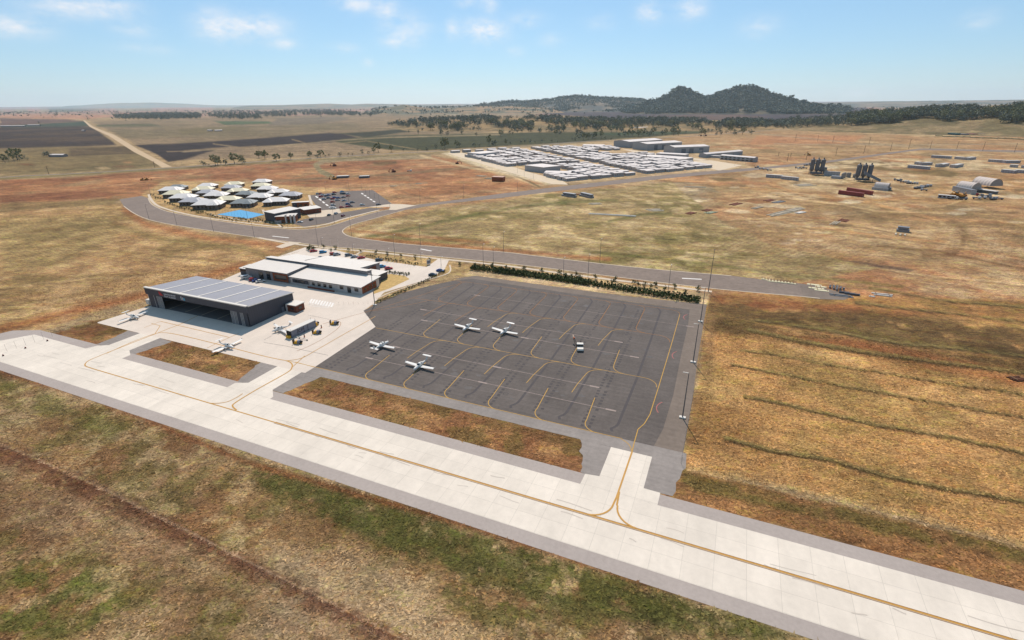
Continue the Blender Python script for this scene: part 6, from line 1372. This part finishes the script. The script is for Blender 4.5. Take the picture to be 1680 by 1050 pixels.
for it, lb in (((921,321.5,941,324.5),'big grey stack of steel forms by the road edge'), ((950,321.5,968,325.5),'loose grey stack of steel forms right of the big stack'), ((1470,379.8,1491,382.2),'two stacked grey concrete beams on the open plain')):
    e, ln = block(it[:2], it[2:], 5, 1.6, 1.6, 'material_stack', lb, 'stack', M_GWALL, M_STEEL, .05); MB().box(.5, ln-.6, 1.2, 4.6, 1.9, 3.2).build('upper_layer', M_GWALL, e); MB().box(.3, ln-.3, 1.0, 4.8, 3.203, 3.4).build('top_sheet', M_STEEL, e)
# farm buildings
for it, lb, dp in (((80,257.5,104,257.5),'long grey farm shed beside trees in the left fields',10), ((353,215.6,365,215.2),'tiny white-roofed farm shed left of its larger neighbour',10), ((340,215.4,347,215.4),'tiny grey farm shed in the middle fields',8), ((785,201,792,200.5),'tiny white farm shed before the dark wood',8),((1042,211.5,1064,210.5),'long low pale farm shed in the green field behind the camp',12),((1073,208.4,1086,207.6),'pale farmhouse roof among the trees behind the camp',14),((792,197,800,197),'tiny farm shed at the foot of the rise',8),((812,184,826,184),'far pale shed on the brown plain',9),((134,215.5,138,215.5),'tiny pale shed in the dark left field',7),((0,207.8,40,207.8),'long low white sheds at the far left edge',10),((45,206.3,64,206.3),'far white shed right of the long left sheds',10),((1408,1,1,1),None,0)):
    if lb: block(it[:2], it[2:], dp, 3.6, 3.6, 'farm_shed', lb, 'shed', M_GWALL, M_CABR, .4, gable=5)
# storage yard far right
yr = random.Random(21)
for k in range(13):
    x = 1534+k*11.4; y = 222+k*.45+yr.uniform(-.6,.6)
    block((x,y+1.5), (x+9,y+2.0), 7, 2.4, 2.4, 'stored_pipes', 'low row of yellowish stacked pipes in the far right storage yard', 'stack', mat('pipe_cream', (200,186,140), .8, .3, .3), mat('pipe_cream', (200,186,140), .8, .3, .3), .05, group='stacked pipes in the far yard')
for x, w, c, lb in ((1554,14,(84,112,112),'teal shed at the left end of the far storage yard'), (1568,14,(128,124,132),'grey row of crates right of the teal shed in the far yard'), (1584,12,(140,84,84),'reddish row of crates in the middle of the far yard'), (1597,11,(116,112,120),'dark grey row of crates at the right of the far yard')):
    block((x,221), (x+w,222), 12, 5 if x < 1560 else 3.4, 5 if x < 1560 else 3.4, 'yard_store', lb, 'store', mat('yard_'+str(x), c, .8, .2, .3), mat('yard_roof_'+str(x), tuple(min(255, int(v*1.15)) for v in c), .8, .2, .3), .1)

# ------------------------------------------------------------------ vehicles and plant on the dirt
def small_truck(p, colr, hd, label, group):
    e = empty('work_truck', at(*p), hd, label, 'truck', group)
    MB().box(1.0,2.8,-1.1,1.1,.6,2.4).build('cab', mat('truck_'+colr.replace(' ', '_'), CARC[colr], .4), e); MB().box(2.803,2.86,-1,1,1.5,2.2).build('windscreen', M_GLASS, e); MB().box(-3.2,.9,-1.2,1.2,.8,1.5).build('tray', M_POLE, e)
    for x in (-2.2,1.9): MB().tube((x,-1.2,.45),(x,1.2,.45),.45,8).build('axle', M_BLACK, e)
tr = random.Random(4)
for x0, y0, x1, y1, n, lb, gp in ((1471,297,1501,302,7,'work truck in the line right of the right concrete plant','trucks right of the plant'), (1503,310,1523,306,8,'work truck in the dark cluster on the dirt left of the shelters','trucks left of the shelters'), (1606,322,1622,322.5,3,'work truck in the row in front of the shelters','trucks before the shelters'), (1602,325.5,1638,327.5,5,'work truck in the front row at the right edge of the shelters','trucks before the shelters'), (1560,327,1580,328,4,'work truck at the end of the portable hut','trucks by the portable hut'), (1322,271,1350,268,7,'work truck parked behind the left silos','trucks behind the left silos'), (1308,277,1320,276,4,'grey machine parked left of the left silos','machines left of the silos'), (1242,276,1262,280,4,'work truck beside the road left of the plants','trucks by the plant road'), (1515,312.6,1516,312.6,1,'lone white work truck on the dirt left of the shelters',None)):
    for k in range(n):
        t = k/max(1, n-1); small_truck((x0+(x1-x0)*t+tr.uniform(-.6,.6), y0+(y1-y0)*t+tr.uniform(-1,1)), 'dark red' if (lb.startswith('work truck in the row in front') and k == 0) else tr.choice(('white','white','silver','grey')), tr.choice((R(-30),R(150),R(20))), lb if not (k == 0 and 'row in front' in lb) else 'dark red work truck at the left end of the row before the shelters', gp)
def excavator(p, label, s=1.0, group=None, colr=None, hd=0.4):
    e = empty('earthmover', at(*p), hd, label, 'earthmover', group); e.scale = (s, s, s); mm = colr or M_MACH
    MB().box(-1.8,1.4,-1.2,1.2,1.0,2.4).build('body', mm, e); MB().box(.2,1.5,-1.15,0,2.403,3.4).build('cab', M_GLASS, e)
    for y in (-1.5,1.1): MB().box(-2.2,2.2,y,y+.5,.0,1.0).build('track', M_BLACK, e)
    b = MB(); b.tube((1.2,.4,1.8),(4.0,.4,4.2),.28,6); b.tube((4.0,.4,4.2),(5.8,.4,1.6),.2,6); b.build('arm', mm, e); MB().hexa([(5.3,-.2,.4),(6.4,-.2,.4),(6.4,1,.4),(5.3,1,.4)], [(5.5,-.2,1.6),(6.1,-.2,1.6),(6.1,1,1.6),(5.5,1,1.6)]).build('bucket', M_RUST, e)
excavator((233.5,296), 'left one of the two yellow earthmovers beside the end of the curved road', .9); excavator((240.5,295.6), 'right one of the two yellow earthmovers beside the end of the curved road', .9)
for p_, lb, mm in (((549,272.5),'small brown earthmover beside the curved dirt loop',M_RUST), ((646,282.5),'rust-brown earthmover on the dirt track above the car park',M_RUST), ((750,269),'brown earthmover near the white gravel strip of the camp',M_RUST), ((1327,255),'orange-brown earthmover beside the road above the left silos',M_MACH), ((1150,223.5),'left one of the two distant machines behind the sheds',M_RUST), ((1158,223),'right one of the two distant machines behind the sheds',M_RUST), ((1565,321.5),'yellow excavator at the left of the shelter workshop',M_MACH), ((1572,322.5),'yellow excavator in the middle of the shelter workshop',M_MACH), ((1578,324),'yellow excavator at the right of the shelter workshop',M_MACH), ((549,294.5),'earthmover at the left end of the pipe stacks',M_MACH)): excavator(p_, lb, 1.15, None, mm, tr.uniform(0,3))
small_truck((672,281.5), 'white', R(0), 'white truck on the dirt track above the car park', None)
for x0, n, lb in ((552,6,'left row of stacked white-ended pipes on the orange earthworks'), (589,5,'right row of stacked white-ended pipes on the orange earthworks')):
    for k in range(n): block((x0+k*3.3, 292.6-k*.15), (x0+k*3.3+2.4, 292.6-k*.15), 6, 2.6, 2.6, 'pipe_stack', lb, 'stack', mat('pipe_end_grey', (120,122,130), .7, .4, 1.5), M_OFFW, .1, group=lb)
# timber, pipes and slabs laid out on the plain
def pile(p, ln, wd, ang_, mm, label, n, group=None, h=.5, name='pipe_pile'):
    e = empty(name, at(*p), ang_, label, 'pile', group); pr_ = random.Random(int(p[0]*7))
    m_ = MB()
    for k in range(n):
        y = (k/(max(1,n-1))-.5)*wd; a_, b_ = pr_.uniform(-.5,-.35)*ln, pr_.uniform(.35,.5)*ln; m_.box(a_, b_, y-.32*wd/n, y+.32*wd/n, 0, h*pr_.uniform(.5,1.3))
    m_.build('lengths', mm, e)
    for t in (-.3, .3): MB().box(t*ln-.15, t*ln+.15, -wd*.52, wd*.52, h*1.32, h*1.5).build('bearer', M_WOOD, e)
M_SLAB = mat('weathered_slab', (206,196,176), .9, .12, .5)
for x, y, ln, wd, an_, mm, lb, n in ((1133,350,11,5,.7,M_RUST,'rusty pipe pile left of its near twin in the middle field',5),(1159,345,11,5,.7,M_RUST,'rusty pipe pile right of its near twin in the middle field',5),(1166,349,13,4,.6,mat('green_white_pipe',(190,204,176),.8,.1,1),'pale green pipe pile beside the rusty piles',4),(1207,335,18,5,.7,M_RUST,'long rusty pipe pile in the middle of the plain',6),(1262,329,15,5,.6,M_RUST,'rusty pipe pile right of the long rusty pile',5),(1278,331.5,18,4,.6,M_STEEL,'grey pipe pile beside the second rusty pile',4),(1282,350,38,6,.65,M_SLAB,'long grey concrete beams laid side by side on the plain',5),(1302,345,34,6,.65,M_SLAB,'pale concrete beams right of the longest beams',5),(1308,348,12,6,.5,M_OFFW,'single white slab lying among the concrete beams',1),
    (1384,362,13,5,.8,M_RUST,'rusty pipe pile on the plain left of the beam stack',5),(1370,366,18,3,.8,M_SLAB,'thin pale beams left of the lone rusty pile',3),(1242,341,16,3,.6,M_SLAB,'pale thin pipes between the rusty piles',3),(1005,353,48,2,-.30,M_OFFW,'long white pipe line lying across the middle field',2),(1140,307,26,3,-.25,M_SLAB,'pale slabs beside the dirt road in the middle field',3),(1320,304,24,9,.3,M_SLAB,'pale spread of slabs left of the red containers',5),
    (1668,622,5,2.6,.1,mat('dark_rust',(112,72,52),.9,.3,3),'rusty wire heap in the golden field at the right edge',5),(1477,385,8,5,.9,M_SLAB,'small heap of pale beams below the stacked concrete beams',3),(976,334.5,12,6,.2,M_SLAB,'broken pale slabs below the grey form stacks',4),(1075,345,14,8,.2,M_SLAB,'white rubble heap in the middle field',5),(948,319,12,4,.1,M_RUST,'rusty reinforcing heap beside the grey stacks',5),(790,289,14,6,-.5,M_SLAB,'white rubble strip left of the brick store',6),(803,293,12,6,-.5,M_SLAB,'white rubble strip touching the brick store',6),(645,305.5,9,3,0,M_SLAB,'pale slab heap on the orange earthworks left of centre',2),(687,301.5,9,3,0,M_SLAB,'pale slab heap on the orange earthworks right of centre',2)): pile((x,y), ln, wd, an_, mm, lb, n)
for k in range(10): pile((1252+k*5.2, 457.3+k*.75), 1.8, 2.6, ANG, mat('cream_slab', (230,222,188), .8, .06, 1), 'cream concrete slab in the row at the road end', 1, 'cream slabs in the road-end row', .35, 'concrete_slab')
for k in range(9): pile((1262+k*5.2, 460.4+k*.55), 1.8, 2.6, ANG, MATS['cream_slab'], 'cream concrete slab in the row at the road end', 1, 'cream slabs in the road-end row', .35, 'concrete_slab')
for x, y, lb in ((1338,470.5,'left one of the two cream slab heaps on the gravel road end'), (1348,474,'right one of the two cream slab heaps on the gravel road end')): pile((x,y), 7, 6, ANG, MATS['cream_slab'], lb, 2, None, .3, 'slab_heap')
pile((1447,484,), 9, 2.2, ANG, M_OFFW, 'white beams lying past the end of the road', 2); pile((1430,486), 3, 1.5, ANG, M_OFFW, 'small white slab left of the white beams', 1)
for x, y, c, lb in ((1367,472.5,M_STEEL,'steel drum cluster beyond the gravel road end'),(1373,474.5,M_GWALL,'grey drum cluster next to the steel drums'),(1378,476.5,M_STEEL,'drum cluster nearest the dark pipes')):
    e = empty('drum_cluster', at(x,y), .2, lb, 'drums'); 
    for k in range(5): MB().tube((k*1.0-2,(k%2)*1.0,0),(k*1.0-2,(k%2)*1.0,1.1+.2*(k%3)),.45,8).build('drum', c, e)
for x, y, lb in ((1384,481,'dark pipe leftmost past the gravel road end'),(1393,483,'dark pipe in the middle past the gravel road end'),(1402,484.5,'dark pipe rightmost past the gravel road end')):
    e = empty('concrete_pipe', at(x,y), ANG, lb, 'pipe'); MB().tube((-2.0,0,.5),(2.0,0,.5),.5,10).build('barrel', M_POLE, e); MB().tube((1.7,0,.5),(2.05,0,.5),.6,10).build('collar', M_STEEL, e)
pile((1380,485.6), 10, 1.6, ANG, M_STEEL, 'long blue-grey beams lying in front of the dark pipes', 2)
# parked items by the hangar
e = empty('box_truck', (*L(-67.5, 50.5), .05), ANG+R(90), 'small white box truck half hidden beside the left hangar wall', 'truck')
MB().box(-2.6,1.0,-1.1,1.1,.7,3.0).build('cargo_box', M_OFFW, e); MB().box(1.05,2.6,-1.05,1.05,.5,2.2).build('cab', M_WHITE, e); MB().box(2.603,2.66,-.9,.9,1.3,2.0).build('windscreen', M_GLASS, e)
for x in (-1.6,1.8):
    for y in (-1.0,1.0): MB().tube((x,y-.12,.42),(x,y+.12,.42),.42,10).build('wheel', M_BLACK, e)
sg = empty('entrance_sign', at(703.5,434.5), ANG+R(60), 'white and dark upright sign board at the car park entrance', 'sign'); MB().box(-1.1,1.1,-.12,.12,.3,3.0).build('panel', M_OFFW, sg); MB().box(-1.0,1.0,-.16,-.123,1.0,2.6).build('dark_face', M_DOOR, sg)
